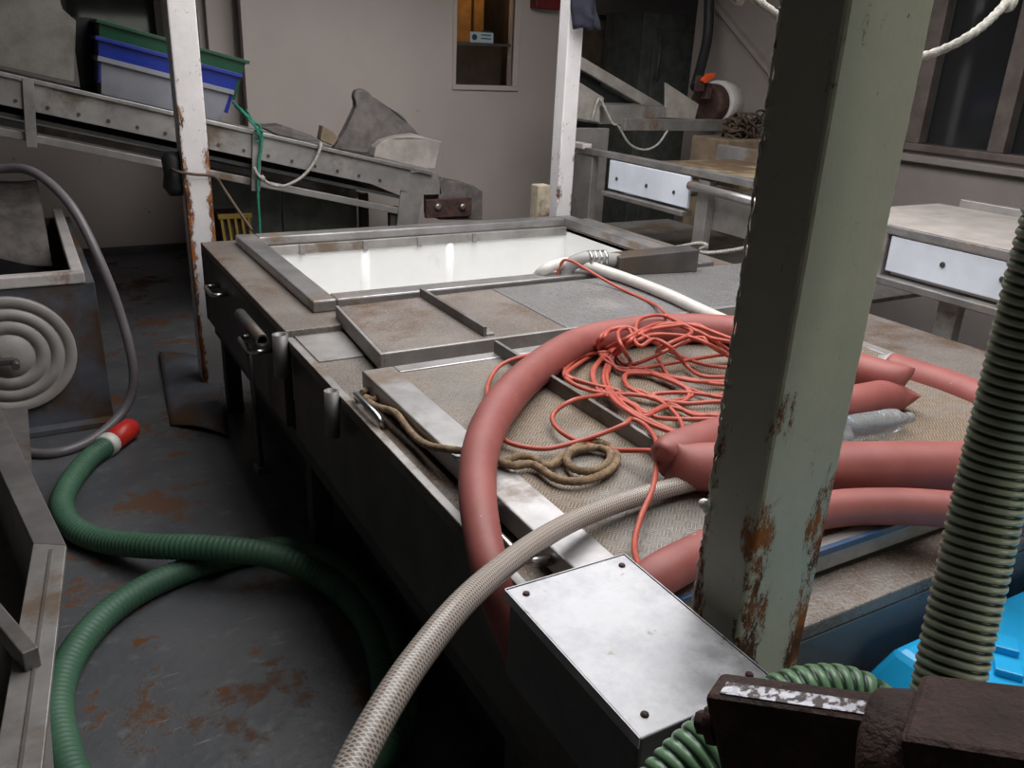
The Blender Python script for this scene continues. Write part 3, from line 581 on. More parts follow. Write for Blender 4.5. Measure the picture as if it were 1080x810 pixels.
# ================================================================== foreground right: ribbed hoses, rusty fitting, blue bin
def ribs(pitch, amp): return lambda i, s, t: 1 - amp + 2 * amp * abs(math.sin(math.pi * s / pitch)) ** .7
pts = [od(*p) for p in ((1190, -60, .86), (1172, 40, .84), (1150, 125, .85), (1128, 205, .86), (1106, 282, .87), (1085, 362, .885), (1066, 436, .90), (1047, 508, .915), (1024, 610, .93), (1004, 702, .945), (992, 770, .96), (984, 840, .99))]; pts = [pts[0] + Vector((.03, .05, .95)), pts[0] + Vector((.01, .02, .4))] + pts + [Vector((.80, .26, .5)), Vector((.82, .2, .2)), Vector((.88, .08, .04)), Vector((1.0, -.2, .04))]
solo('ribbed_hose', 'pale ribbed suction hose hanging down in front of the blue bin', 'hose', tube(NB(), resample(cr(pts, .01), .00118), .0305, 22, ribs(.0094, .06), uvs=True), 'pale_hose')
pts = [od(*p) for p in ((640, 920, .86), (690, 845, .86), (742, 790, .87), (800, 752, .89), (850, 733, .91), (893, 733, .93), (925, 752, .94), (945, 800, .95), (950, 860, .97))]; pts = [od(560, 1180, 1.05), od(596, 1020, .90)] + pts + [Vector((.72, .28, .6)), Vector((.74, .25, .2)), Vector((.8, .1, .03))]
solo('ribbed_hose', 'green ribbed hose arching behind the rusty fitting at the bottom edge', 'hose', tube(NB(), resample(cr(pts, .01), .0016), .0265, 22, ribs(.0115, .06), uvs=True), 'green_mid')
O = od(757, 748, .76); E_ = od(1085, 800, .70); u = (E_ - O).normalized(); s_ = u.cross(Vector((0, 0, 1))).normalized(); n_ = s_.cross(u)
def at(px, py, d): p = od(px, py, d); return (p - O).dot(u)
Lb = at(935, 770, .73)
fi = T('hinge_fitting', 'heavy dark brown rusted hinge fitting at the bottom right corner', 'fitting', O - n_ * .04)
fi.p('flat_bar', obox(NB(), O + u * (Lb / 2) - n_ * .018, u, s_, n_, Lb / 2, .019, .042, .005), 'rust')
fi.p('worn_face', obox(NB(), O + u * (Lb / 2 + .004) + n_ * .0243 + s_ * .005, u, s_, n_, Lb / 2 - .008, .008, .0008), 'rust_worn', 'scraped bright strip')
fi.p('bolt_head', lathe(NB(), O - n_ * .012 + s_ * .004, -u, [(0, .017), (.008, .017), (.009, .010), (.018, .010), (.019, .004)], 6), 'rust')
Lc = at(945, 770, .73); Lk = at(985, 770, .72)
fi.p('collar', lathe(NB(), O + u * (Lc - .015) - n_ * .030, u, [(0, .030), (0, .052), (.004, .058), (Lk - Lc, .060), (Lk - Lc + .006, .054), (Lk - Lc + .012, .054), (Lk - Lc + .016, .03)], 36), 'rust')
Lz = at(1100, 800, .70)
fi.p('block', obox(NB(), O + u * ((Lk + Lz) / 2 + .02) - n_ * .045, u, s_, n_, (Lz - Lk) / 2 + .03, .042, .075, .006), 'rust')
c = O + u * Lz - n_ * .1
fi.p('stand', box(NB(), c.x - .03, c.x + .03, c.y - .03, c.y + .03, 0, c.z, .004), 'rust')
# blue bin
bz = .70; bx0, by1 = 1.20, .722
bb = T('plastic_bin', 'bright blue plastic bin with rounded moulded lid by the ribbed hose', 'bin', (1.55, .42, 0))
bm = NB(); hexa(bm, [(bx0 + .02, .12, 0), (1.95, .12, 0), (1.95, by1 - .02, 0), (bx0 + .02, by1 - .02, 0), (bx0, .10, bz - .07), (1.97, .10, bz - .07), (1.97, by1, bz - .07), (bx0, by1, bz - .07)], .02); bb.p('bin_body', bm, 'cyan')
bm = NB(); hexa(bm, [(bx0 - .02, .08, bz - .07), (1.99, .08, bz - .07), (1.99, by1, bz - .07), (bx0 - .02, by1, bz - .07), (bx0 + .03, .13, bz), (1.94, .13, bz), (1.94, by1 - .02, bz), (bx0 + .03, by1 - .02, bz)], .014); bb.p('bin_lid', bm, 'cyan')
for px, py in ((1058, 683), (1062, 708), (1100, 690)):
    c = oz(px, py, bz); bb.p('lid_boss', obox(NB(), c + Vector((0, 0, .006)), Vector((.8, .6, 0)), Vector((-.6, .8, 0)), Vector((0, 0, 1)), .022, .022, .008, .003), 'cyan')

# ================================================================== green hose on the floor
L1_ = [(111, 471, .045), (92, 486, .042), (72, 512, .042), (65, 536, .042), (79, 558, .042), (110, 571, .05), (160, 576, .10), (225, 578, .13), (290, 587, .12), (345, 612, .05), (384, 650, .042), (404, 700, .042), (406, 745, .042), (388, 790, .042), (350, 840, .042), (270, 900, .042), (160, 900, .042), (88, 838, .042), (64, 780, .042), (61, 735, .042), (76, 692, .042), (108, 652, .042), (150, 622, .042), (200, 600, .042), (255, 584, .042), (310, 580, .042), (365, 606, .042), (405, 655, .042), (425, 715, .042), (415, 775, .042), (372, 828, .042), (330, 870, .042)]
path = resample(cr([oz(*p) for p in L1_], .02), .0045)
gh = T('suction_hose', 'green ribbed suction hose with red cuff coiled on the dark floor', 'hose', oz(230, 600, 0))
gh.p('hose_wall', tube(NB(), path, .041, 18, lambda i, s, t: 1 + .035 * math.sin(2 * math.pi * s / .018)), 'green_hose')
d = (path[0] - path[6]).normalized()
gh.p('cuff', lathe(NB(), path[0] + d * .045, d, [(0, .046), (.14, .046), (.15, .04)], 24), 'red', 'red end cuff'); gh.p('clamp_band', lathe(NB(), path[0] - d * .005, d, [(0, .042), (.004, .05), (.04, .05), (.05, .045)], 24), 'white_band')

# ================================================================== machine with hopper at far left
mx1 = .2; my0 = 3.95
mc = T('winch_housing', 'blue-grey machine housing with open hopper and round flanged cover', 'machine', (-.4, 4.7, 0))
bm = NB(); box(bm, -1.2, mx1, my0, my0 + .04, .0, .66, .004); mc.p('front_plate', bm, 'mach')
mc.p('side_plate', box(NB(), mx1 - .05, mx1, my0 + .04, 5.55, 0, .66, .004), 'mach'); mc.p('rear_plate', box(NB(), -1.2, mx1 - .05, 5.51, 5.55, 0, .66), 'mach'); mc.p('bottom_pan', box(NB(), -1.2, mx1 - .05, my0 + .04, 5.51, .1, .14), 'alu_dull')
mc.p('hopper_lip', box(NB(), -1.2, .165, my0 - .01, my0 + .05, .66, .71, .006), 'white'); mc.p('hopper_lip', box(NB(), .115, .165, my0 + .05, 5.55, .66, .71, .006), 'white')
c = oy(10, 375, my0 - .02)
mc.p('flange_cover', lathe(NB(), (c.x, my0, c.z), (0, -1, 0), [(0, .255), (.028, .255), (.029, .2549), (.032, .250), (.032, .212), (.0275, .211), (.0275, .205), (.032, .204), (.032, .158), (.028, .157), (.028, .152), (.032, .151), (.033, .10), (.029, .099), (.029, .094), (.034, .093), (.036, .02)], 56), 'disc')
bm = NB(); h0 = Vector((c.x - .06, my0 - .10, c.z)); cyl(bm, h0 + Vector((0, .06, 0)), h0 + Vector((0, 0, 0)), .03, 16); bar(bm, h0 + Vector((-.15, 0, .01)), h0 + Vector((.08, 0, 0)), .03, .03, (0, 0, 1), .006); cyl(bm, h0 + Vector((.08, .02, -.01)), h0 + Vector((.08, -.05, -.01)), .016, 12)
mc.p('crank_handle', bm, 'steel')
mc.p('base_flange', box(NB(), -1.2, mx1 + .01, my0 - .06, my0, 0, .03, .004), 'mach')
def tarp(u_, v_):
    x = -1.1 + 1.16 * u_; y = 4.75 + .62 * v_; return Vector((x, y, .74 + .16 * v_ + .05 * math.sin(u_ * 5 + v_ * 2) + .03 * math.sin(u_ * 11) - (.10 * max(0, .2 - v_) / .2)))
solo('tarpaulin', 'stiff grey tarpaulin lying over the hopper at far left', 'tarpaulin', sheet(NB(), tarp, 22, 14, .012), 'canvas')
pts = [oy(-60, 182, 4.3), oy(0, 178, 4.25), oy(36, 182, 4.15), oy(74, 216, 4.0), oy(104, 272, 3.88), oy(128, 335, 3.85), oy(141, 395, 3.82), oy(131, 432, 3.80), oz(96, 464, .03), oz(55, 478, .02), oz(15, 474, .02), oz(-30, 460, .02)]
solo('drain_hose', 'thin mauve grey hose drooping over the flanged machine to the floor', 'hose', tube(NB(), resample(cr(pts, .02), .02), .02, 14), 'dull_hose')
# bent steel plate lying on the floor beside the tank
def plate(u_, v_): p = oz(168 + 62 * u_ + 12 * v_, 372 + 75 * v_ + 12 * u_, .012); return p + Vector((0, 0, .02 * math.sin(math.pi * u_) + .01 * math.sin(v_ * 5)))
solo('steel_plate', 'bent rusty steel plate lying on the floor in the tank shadow', 'plate', sheet(NB(), plate, 10, 10, .008), 'mach')

# ================================================================== aluminium tray at lower left
tz_ = .5
C0, C1, C2 = oz(-25, 378, tz_), oz(70, 575, tz_), oz(40, 850, tz_)
tr = T('fish_tray', 'deep dull aluminium tray stand at the lower left edge', 'tray', (-.4, 1.9, 0))
def inset(a, b, wd): n = Vector((b.y - a.y, -(b.x - a.x), 0)).normalized(); return n * wd
i1 = oz(35, 573, tz_)
k0 = C0 + Vector((-.085, .0, 0)); k2 = C2 + Vector((-.075, 0, 0))
def rim(a, b, c, d): return prism(NB(), [a, b, c, d], (0, 0, -1), .012, .002)
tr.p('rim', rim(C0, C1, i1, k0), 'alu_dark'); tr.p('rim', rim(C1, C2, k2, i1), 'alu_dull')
dn = Vector((0, 0, -.5))
for a, b in ((C0, C1), (C1, C2)): tr.p('outer_flange', prism(NB(), [a + Vector((-.004, 0, -.012)), b + Vector((-.004, 0, -.012)), b + Vector((-.03, 0, -.07)), a + Vector((-.03, 0, -.07))], (-1, 0, 0), .004), 'alu_dark')
for x, y in ((-.22, C0.y - .3), (-.26, C2.y + .1), (-.9, C0.y - .3), (-.9, C2.y + .1)): tr.p('leg', box(NB(), x - .02, x + .02, y - .02, y + .02, 0, .27, .003), 'alu_dark')
for a, b in ((k0, i1), (i1, k2)): tr.p('inner_side', prism(NB(), [a + Vector((0, 0, -.012)), b + Vector((0, 0, -.012)), b + Vector((-.02, 0, -.22)), a + Vector((-.02, 0, -.22))], (1, 0, 0), .006), 'alu_dark')
tr.p('tray_bottom', box(NB(), -1.0, -.12, C2.y, C0.y, .27, .28), 'alu_dark')
tr.p('fold_line', prism(NB(), [C1 + Vector((-.03, -.01, .001)), C2 + Vector((-.03, 0, .001)), C2 + Vector((-.036, 0, .001)), C1 + Vector((-.036, -.01, .001))], (0, 0, 1), .003), 'alu_dark')
a, b = oz(34, 697, tz_ + .02), oz(-80, 560, tz_ + .02)
tr.p('cross_bar', bar(NB(), a, b, .03, .05, (0, 0, 1), .003), 'alu_dark')

# ================================================================== sloping conveyor at the back left
u = Vector((2.331, 0, -.540)).normalized(); n = Vector((.540, 0, 2.331)).normalized(); V3 = lambda p: Vector(p)
yf = 4.97
def cv(x, off=0., y=yf): return Vector((x, y, 1.474 - (x + .027) * (.540 / 2.331))) + n * off     # a point on the top edge line
lc = T('conveyor', 'sloping aluminium conveyor along the back bulkhead carrying plastic boxes', 'conveyor', (.8, 5.3, 0))
lc.p('front_rail', bar(NB(), cv(-1.8, -.085), cv(2.12, -.085), .012, .135, n), 'alu_dull'); lc.p('rail_lip', bar(NB(), cv(-1.8, -.010), cv(2.26, -.010), .05, .022, n, .003), 'alu')
lc.p('rear_rail', bar(NB(), cv(-1.8, -.085, 5.62), cv(2.12, -.085, 5.62), .012, .15, n), 'alu_dull')
lc.p('belt', bar(NB(), cv(-1.8, -.06, 5.30), cv(2.2, -.06, 5.30), .60, .03, n), 'belt_dark'); lc.p('return_belt', bar(NB(), cv(-1.8, -.20, 5.30), cv(2.1, -.20, 5.30), .58, .02, n), 'belt_dark')
lc.p('lower_rail', bar(NB(), cv(-1.8, -.285, 5.0), cv(2.12, -.285, 5.0), .03, .04, n, .003), 'alu_dull'); lc.p('lower_rail', bar(NB(), cv(-1.8, -.285, 5.6), cv(2.12, -.285, 5.6), .03, .04, n, .003), 'alu_dull')
for x in (.085, 1.175): lc.p('hanger', bar(NB(), cv(x, 0, yf - .02), cv(x, 0, yf - .02) + Vector((-.03, 0, -.33)), .018, .05, (1, 0, 0), .003), 'alu_dull')
for i in range(22):
    x = -.9 + i * .135; lc.p('bolt', lathe(NB(), cv(x, -.12, yf - .006), (0, -1, 0), [(0, .010), (.006, .009)], 8), 'steel')
e0 = cv(2.10, -.012); ep = [oy(425, 182, yf), oy(462, 182, yf), oy(466, 205, yf), oy(446, 205, yf), oy(436, 262, yf), oy(416, 262, yf)]
lc.p('end_plate', prism(NB(), ep, (0, 1, 0), .012, .002), 'alu_dull')
mp = [oy(463, 190, yf), oy(468, 187, yf), oy(472, 195, yf), oy(476, 191, yf), oy(500, 196, yf), oy(509, 202, yf), oy(509, 232, yf), oy(463, 232, yf)]
lc.p('motor_hood', prism(NB(), mp, (0, 1, 0), .25, .006), 'canvas')
lc.p('motor_slot', box(NB(), oy(449, 215, yf - .03).x, oy(497, 215, yf - .03).x, yf - .04, yf - .005, oy(470, 229, yf - .03).z, oy(470, 210, yf - .03).z, .004), 'rust')
for px in (462, 488): c = oy(px, 218, yf - .045); lc.p('motor_bolt', lathe(NB(), c, (0, -1, 0), [(0, .022), (.01, .022), (.014, .01)], 14), 'alu')
for x in (-1.5, 2.02):
    for y in (5.03, 5.58): z = cv(x, -.28).z; lc.p('leg', box(NB(), x - .03, x + .03, y - .025, y + .025, 0, z, .003), 'steel')
for xa, xb in ((.95, 1.47), (1.48, 2.0)): lc.p('under_panel', prism(NB(), [(xa, 5.66, 0), (xb, 5.66, 0), (xb, 5.66, cv(xb, -.22).z), (xa, 5.66, cv(xa, -.22).z)], (0, 1, 0), .03), 'cab')
# boxes on the conveyor (nested)
def nest_box(name, label, x0, x1, zoff, h, mat, rimh, y0=5.1, y1=5.56):
    t = T(name, label, 'box', cv((x0 + x1) / 2, zoff, 5.33), 'plastic boxes nested on the conveyor'); th = .006
    def pt(x, y, z): return cv(x, zoff, y) + n * z
    ins = .024
    for nm, A_, B_, o_ in (('front_wall', (x0, y0), (x1, y0), (0, 1)), ('rear_wall', (x1, y1), (x0, y1), (0, -1)), ('end_wall', (x0, y1), (x0, y0), (1, 0)), ('end_wall', (x1, y0), (x1, y1), (-1, 0))):
        ib = lambda p: (p[0] + (ins if p[0] == x0 else -ins), p[1] + (ins if p[1] == y0 else -ins))
        a_, b_ = ib(A_), ib(B_); P = []
        for z, (p, q_) in ((0, (a_, b_)), (h, (A_, B_))):
            P += [pt(p[0], p[1], z), pt(q_[0], q_[1], z), pt(q_[0], q_[1], z) + Vector((o_[0] * th, o_[1] * th, 0)), pt(p[0], p[1], z) + Vector((o_[0] * th, o_[1] * th, 0))]
        bm = NB(); hexa(bm, P); t.p(nm, bm, mat)
    t.p('box_bottom', bar(NB(), pt(x0 + ins, (y0 + y1) / 2, .004), pt(x1 - ins, (y0 + y1) / 2, .004), y1 - y0 - 2 * ins, .008, n), mat)
    for yy, nm in ((y0 - .008, 'rim'), (y1 + .008, 'rim')): t.p(nm, bar(NB(), pt(x0 - .015, yy, h - rimh / 2), pt(x1 + .015, yy, h - rimh / 2), .016, rimh, n, .002), mat)
    for xx in (x0 - .008, x1 + .008): t.p('rim', bar(NB(), pt(xx, y0, h - rimh / 2), pt(xx, y1, h - rimh / 2), .016, rimh, n, .002), mat)
    return t
nest_box('fish_box', 'grey plastic fish box at the bottom of the nested stack', .395, 1.04, .0, .185, 'box_grey', .025)
nest_box('fish_box', 'blue plastic fish box nested between the green and grey boxes', .375, 1.07, .055, .225, 'box_blue', .02, 5.095, 5.565)
nest_box('fish_box', 'green plastic fish box on top of the nested stack', .37, 1.095, .135, .225, 'box_green', .018, 5.09, 5.57)
bp = [oy(-90, -30, 5.2), oy(62, -4, 5.2), oy(65, 10, 5.2), oy(80, 22, 5.2), oy(78, 87, 5.2), oy(-90, 50, 5.2)]
solo('board', 'mottled grey flat board standing on the conveyor left of the boxes', 'board', prism(NB(), bp, (.1, 1, 0), .035, .004), 'board')
a, b = oy(80, 60, 5.5), oy(97, 60, 5.5); solo('black_slab', 'upright black slab filling the gap between the grey board and the boxes', 'slab', box(NB(), a.x, b.x + .03, 5.45, 5.5, cv(a.x, -.05).z, oy(80, 18, 5.5).z, .006), 'black')  # plain black slab filling the gap beside the board
# canvas and moulding lying on the conveyor
def blob(px, y, t, mat, name, label, cat, bev=.012):
    bm = prism(NB(), [oy(a, b, y) for a, b in px], (0, 1, 0), t, bev)
    bmesh.ops.subdivide_edges(bm, edges=bm.edges[:], cuts=1, use_grid_fill=True)
    for v in bm.verts: v.co += Vector((0, 1, .3)) * (.02 * mnoise.noise(v.co * 6))
    return solo(name, label, cat, bm, mat)
blob([(352, 158), (378, 113), (374, 103), (376, 96), (384, 94), (391, 99), (396, 106), (420, 118), (428, 125), (434, 136), (446, 144), (452, 172)], 5.12, .07, 'canvas', 'canvas_apron', 'dark grey folded canvas apron with rolled peak on the sloping conveyor', 'canvas')
blob([(395, 166), (397, 156), (404, 149), (418, 144), (440, 142), (467, 150), (464, 157), (460, 163), (459, 178), (450, 177)], 5.0, .10, 'canvas_pale', 'guard_cover', 'pale curved guard cover lying in front of the dark canvas', 'cover', .006)
blob([(338, 148), (341, 133), (352, 139), (357, 145), (352, 154)], 5.14, .08, 'brown', 'rubber_scrap', 'small brown scrap left of the dark canvas', 'scrap', .004)
blob([(276, 134), (300, 133), (330, 143), (338, 150), (300, 146)], 5.16, .2, 'canvas', 'rubber_strip', 'flat dark rubber strip on the conveyor left of the brown scrap', 'strip', .004)
# green cord and white cord tied to the conveyor hanger, wire round the post
yh = yf - .055
P = [oy(*p) for p in ((246, 108, 5.06), (256, 118, 4.92), (266, 128, yh), (274, 133, yh), (276, 150, yh), (273, 172, yh), (272, 200, yh), (274, 240, yh), (274, 262, yh))]
bm = tube(NB(), resample(cr(P, .01), .012), .008, 8)
solo('green_rope', 'green rope tied round the conveyor hanger and hanging down', 'cord', bm, 'rope_green')
for k in range(3):
    P = [oy(248 + 6 * k, 112 + 2 * k, 5.05 - .04 * k), oy(262 + 2 * k, 126, yh - .012), oy(270 + k, 134 + 3 * k, yh - .018), oy(277 - k, 140 + 4 * k, yh - .012), oy(268, 138 + 6 * k, yh + .0)]
    solo('green_twine', ('loose upper', 'loose middle', 'loose lower')[k] + ' green strand knotted at the top of the conveyor hanger', 'cord', tube(NB(), resample(cr(P, .01), .012), .005, 6), 'rope_green')
P = [oy(*p) for p in ((268, 176, yh - .012), (271, 183, yh - .015), (276, 188, yh - .015), (285, 194, yh), (300, 196, yh), (318, 187, yh), (331, 172, yh), (338, 156, yh), (338, 150, yf - .03))]
bm = tube(NB(), resample(cr(P, .01), .012), .009, 8); lathe(bm, oy(277, 188, yh - .015) + Vector((-.015, 0, 0)), (1, 0, 0), [(0, .008), (.006, .018), (.02, .018), (.028, .008)], 10)
solo('white_cord', 'white cord drooping from the conveyor hanger to its rail', 'cord', bm, 'rope_white')
P = [oy(*p) for p in ((181, 178, 4.2), (187, 181, 4.14), (205, 184, 4.135), (226, 186, 4.135), (234, 196, 4.14), (250, 220, 4.05), (266, 243, 3.93))]
solo('tie_wire', 'brown wire tied round the rusted post and down to the tub corner', 'wire', tube(NB(), resample(cr(P, .02), .02), .007, 8), 'wire')
lathe(bm := NB(), oy(181, 160, 4.25), (0, 0, -1), [(0, .03), (.03, .05), (.1, .045), (.16, .055), (.2, .03)], 12); solo('rubber_fender', 'black rubber lump tied behind the rusted post', 'fender', bm, 'black')
# yellow crate glimpsed behind the post
yc = T('yellow_crate', 'dirty yellow crate behind the rusted post under the conveyor', 'crate', oy(245, 250, 5.2))
a, b = oy(233, 226, 5.2), oy(262, 226, 5.2)
yc.p('crate_body', box(NB(), a.x, b.x, 5.22, 5.5, .0, a.z - .02, .005), 'rust')
yc.p('crate_rim', box(NB(), a.x - .02, b.x + .02, 5.19, 5.22, a.z - .03, a.z, .004), 'yellow')
for k in range(5): x = a.x + (b.x - a.x) * k / 4; yc.p('crate_slat', bar(NB(), (x, 5.2, a.z - .03), (x + .02, 5.2, a.z - .3), .012, .015, (1, 0, 0)), 'yellow')

# ================================================================== right conveyors
RXc = 2.95
rc = T('conveyor', 'far aluminium conveyor behind the tank with yellowed belt and one white panel', 'conveyor', (3.3, 3.5, 0))
rc.p('side_rail', box(NB(), RXc - .03, RXc + .02, 2.60, 4.48, 1.13, 1.165, .004), 'alu'); rc.p('rail_end', box(NB(), RXc - .045, RXc + .02, 4.24, 4.46, 1.155, 1.185, .004), 'white')
rc.p('far_rail', box(NB(), 3.74, 3.80, 3.0, 4.0, 1.10, 1.20, .004), 'alu_dull')
rc.p('belt', box(NB(), RXc + .03, 3.74, 3.0, 3.85, 1.10, 1.13, .003), 'belt')
rc.p('white_panel', box(NB(), RXc - .03, RXc - .01, 3.29, 3.98, .965, 1.125, .004), 'panel_white', 'blue-white side panel'); rc.p('panel_ledge', box(NB(), RXc - .06, RXc + .01, 3.29, 4.0, .925, .95, .004), 'alu')
for y in (3.4, 3.63, 3.9): rc.p('bolt', lathe(NB(), (RXc - .03, y, 1.03), (-1, 0, 0), [(0, .011), (.005, .009)], 8), 'dark')
rc.p('rail_tube', cyl(NB(), (RXc - .045, 2.60, 1.07), (RXc - .045, 3.27, 1.085), .022, 16), 'alu')
rc.p('inner_panel', box(NB(), RXc + .03, RXc + .05, 2.6, 3.2, .88, 1.09), 'alu_dull')
rc.p('leg', box(NB(), RXc - .02, RXc + .03, 3.155, 3.235, 0, 1.12, .004), 'alu_dull'); rc.p('leg', box(NB(), RXc - .02, RXc + .03, 4.17, 4.36, 0, 1.12, .004), 'alu_dull'); rc.p('leg', box(NB(), 3.7, 3.75, 3.155, 3.235, 0, 1.10, .004), 'alu_dull')
rc.p('lower_pan', box(NB(), RXc + .04, 3.72, 2.4, 4.36, .66, .68), 'alu_dull'); rc.p('pan_edge', box(NB(), RXc - .05, RXc - .02, 2.4, 4.16, .70, .74, .003), 'alu')
rc.p('cross_tube', cyl(NB(), (RXc + .03, 3.95, .92), (3.7, 3.95, .92), .02, 12), 'alu_dull')
nc = T('conveyor', 'near aluminium conveyor at the right edge with pale speckled belt', 'conveyor', (3.3, 1.5, 0))
nc.p('belt', box(NB(), RXc - .02, 3.72, .2, 2.45, 1.075, 1.095, .003), 'belt_pale'); nc.p('far_rail', box(NB(), 3.72, 3.76, .2, 2.35, 1.06, 1.13, .004), 'alu_dull')
nc.p('side_rail', box(NB(), RXc - .04, RXc - .02, .2, 2.12, 1.068, 1.10, .003), 'alu')
nc.p('white_panel', box(NB(), RXc - .035, RXc - .015, .3, 2.085, .925, 1.062, .004), 'panel_white', 'blue-white side panel')
nc.p('bottom_rail', box(NB(), RXc - .07, RXc + .02, .2, 2.13, .875, .905, .004), 'alu')
nc.p('end_bracket', box(NB(), RXc - .04, RXc + .03, 2.10, 2.20, .88, 1.07, .004), 'alu_dull')
for y in (1.35, 1.62, 1.85): nc.p('bolt', lathe(NB(), (RXc - .035, y, 1.0), (-1, 0, 0), [(0, .012), (.005, .009)], 8), 'dark')
for x, y in ((RXc, 1.80), (RXc, .7), (3.68, 1.8)): nc.p('leg', box(NB(), x - .02, x + .03, y - .04, y + .04, 0, .88, .004), 'alu_dull')
# sorting machine beyond the far conveyor
ym = 4.55
sm = T('sorting_machine', 'grey sorting machine with sloping chute beyond the far conveyor', 'machine', (3.6, 4.9, 0))
sm.p('cross_beam', bar(NB(), oy(655, 131, ym), oy(768, 132, ym), .08, .075, (0, 0, 1), .004), 'alu_dull')
c = oy(762, 135, ym); sm.p('leg', box(NB(), c.x - .04, c.x + .04, ym - .03, ym + .03, 0, c.z, .004), 'alu_dull')
c = oy(622, 135, ym); sm.p('leg', box(NB(), c.x - .2, c.x + .14, ym - .02, ym + .03, 0, oy(622, 135, ym).z, .004), 'alu_dull')
sm.p('side_cheek', prism(NB(), [oy(604, 82, ym), oy(637, 103, ym), oy(637, 130, ym), oy(604, 124, ym)], (0, 1, 0), .02, .003), 'canvas_pale')
sm.p('tray', prism(NB(), [oy(632, 131, ym), oy(655, 131, ym), oy(655, 126, ym), oy(705, 124, ym), oy(705, 113, ym), oy(632, 111, ym)], (0, 1, 0), .5, .003), 'alu_dull')
sm.p('chute_rail', bar(NB(), oy(604, 62, ym + .3), oy(698, 117, ym + .3), .04, .07, (0, 0, 1), .004), 'canvas_pale')
sm.p('chute_bed', prism(NB(), [oy(606, 76, ym + .36), oy(680, 116, ym + .36), oy(606, 118, ym + .36)], (0, 1, 0), .03), 'black')
sm.p('wing_plate', prism(NB(), [oy(702, 87, ym), oy(737, 110, ym), oy(733, 126, ym), oy(702, 124, ym)], (0, 1, 0), .015, .002), 'canvas_pale')
c = oy(744, 109, ym + .1); r = .13
sm.p('drum', lathe(NB(), c, (1, .25, 0), [(0, r * .8), (.01, r), (.12, r), (.13, r * .8)], 32), 'rust'); sm.p('drum_guard', lathe(NB(), c + Vector((.10, .02, 0)), (1, .25, 0), [(0, r * 1.12), (.01, r * 1.18), (.14, r * 1.18), (.16, r * .9)], 32), 'white')
for p in ((738, 88), (745, 96)): sm.p('valve_block', obox(NB(), oy(*p, ym), Vector((1, 0, 0)), Vector((0, 1, 0)), Vector((0, 0, 1)), .02, .03, .05, .004), 'rust')
sm.p('orange_tag', prism(NB(), [oy(740, 85, ym - .05), oy(746, 78, ym - .05), oy(755, 77, ym - .05), oy(754, 81, ym - .05), oy(744, 88, ym - .05)], (0, 1, 0), .02, .002), 'orange', 'small orange tag')
P = [oy(748, -40, 4.9), oy(748, 0, 4.85), oy(746, 40, 4.8), oy(738, 75, 4.7), oy(733, 92, 4.6)]
solo('hydraulic_hose', 'black hydraulic hose hanging into the sorting machine', 'hose', tube(NB(), resample(cr(P, .02), .02), .035, 12), 'black')
P = [oy(*p) for p in ((624, 128, ym - .02), (630, 107, ym - .03), (634, 106, ym - .03), (646, 130, ym - .06), (652, 133, ym - .06), (664, 152, ym - .06), (680, 158, ym - .06), (694, 152, ym - .06), (704, 138, ym - .06))]
solo('white_cord', 'white cord looped and drooping on the sorting machine beam', 'cord', tube(NB(), resample(cr(P, .01), .012), .008, 8), 'rope_white')
P = [oy(*p) for p in ((690, 262, 2.98), (715, 261, 2.98), (738, 258, 2.98), (744, 262, 2.98), (740, 266, 2.98), (752, 266, 2.98), (775, 263, 3.0), (800, 259, 3.0))]
P = [ox(x, y, RXc - .045) for x, y in ((690, 264), (715, 261), (736, 257), (746, 259), (738, 264), (748, 267), (775, 264), (800, 258))]
solo('white_cord', 'white cord tied round the conveyor leg beside the low steel box', 'cord', tube(NB(), resample(cr(P, .01), .012), .011, 8), 'rope_white')
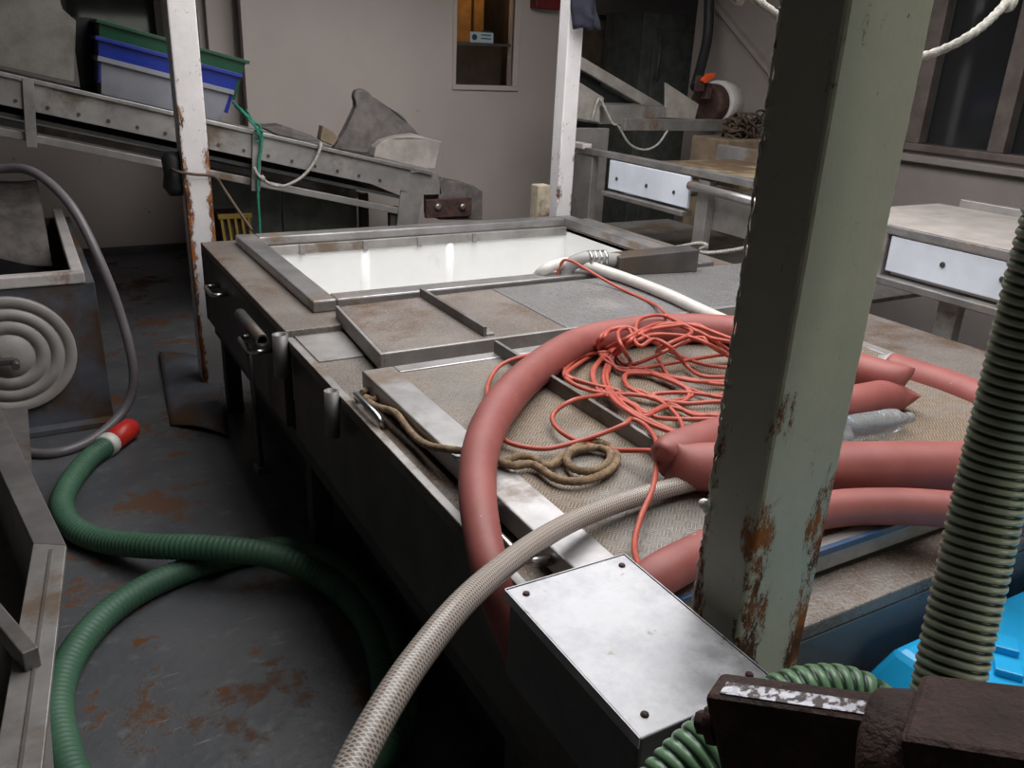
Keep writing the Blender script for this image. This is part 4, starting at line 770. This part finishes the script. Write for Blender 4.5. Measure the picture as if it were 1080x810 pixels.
# dark netting heap on the belt
nt = NB(); c0 = oz(788, 137, 1.15); c0 = Vector((min(c0.x, 3.6), min(c0.y, 3.75), 1.14))
for k in range(26):
    ph_ = random.random() * 6.28; cc = oy(770 + 32 * random.random(), 120 + 28 * random.random(), 4.3); R_ = .04 + .05 * random.random(); ax = Vector((random.uniform(-1, 1), random.uniform(-1, 1), random.uniform(-1, 1))).normalized(); q_ = ax.to_track_quat('Z', 'Y')
    tube(nt, [cc + q_ @ Vector((R_ * math.cos(t_), R_ * .7 * math.sin(t_), .02 * math.sin(2 * t_))) for t_ in [i * 6.29 / 14 for i in range(15)]], .008, 6)
tag(solo('net_heap', 'tangled heap of dark brown netting behind the yellowed belt', 'netting', nt, 'wire'), kind='stuff')
a, b = oy(768, 148, 4.15), oy(812, 148, 4.15)
solo('net_bin', 'low brown bin under the heap of netting', 'bin', box(NB(), a.x, b.x + .1, 4.15, 4.5, 0, a.z, .01), 'brown')
# cabinets in the side room
a, b = oy(676, 60, 6.5), oy(738, 60, 6.5)
cbn = T('cabinet', 'tall dark grey-green cabinet in the room behind the far post', 'cabinet', ((a.x + b.x) / 2, 6.7, 0))
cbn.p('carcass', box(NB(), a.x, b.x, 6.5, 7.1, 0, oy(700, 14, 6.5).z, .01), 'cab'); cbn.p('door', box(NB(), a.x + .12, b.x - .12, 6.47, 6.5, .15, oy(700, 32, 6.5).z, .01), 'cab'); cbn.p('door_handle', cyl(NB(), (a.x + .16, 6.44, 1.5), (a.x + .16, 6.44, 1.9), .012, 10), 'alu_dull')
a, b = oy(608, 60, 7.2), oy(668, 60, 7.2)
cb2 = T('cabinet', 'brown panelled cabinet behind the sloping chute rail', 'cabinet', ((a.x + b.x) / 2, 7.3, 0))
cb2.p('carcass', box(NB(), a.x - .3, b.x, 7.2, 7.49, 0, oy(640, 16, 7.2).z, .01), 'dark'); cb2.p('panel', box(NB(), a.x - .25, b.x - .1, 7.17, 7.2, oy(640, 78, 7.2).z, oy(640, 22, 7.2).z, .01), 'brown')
# pale rope strung behind the near post
P = [oy(*p) for p in ((760, -45, 1.5), (790, -8, 1.45), (822, 18, 1.4), (870, 48, 1.35), (925, 64, 1.3), (978, 58, 1.25), (1025, 36, 1.2), (1060, 4, 1.2), (1085, -35, 1.2))]; P = [Vector((P[0].x - .3, 1.7, 2.72))] + P + [Vector((P[-1].x + .25, 1.2, 2.72))]
solo('rope', 'pale fuzzy rope strung at the top right behind the thick near post', 'rope', tube(NB(), resample(cr(P, .01), .008), .0092, 10, lambda i, s, t: 1 + .12 * math.sin(s * 300)), 'rope_white')
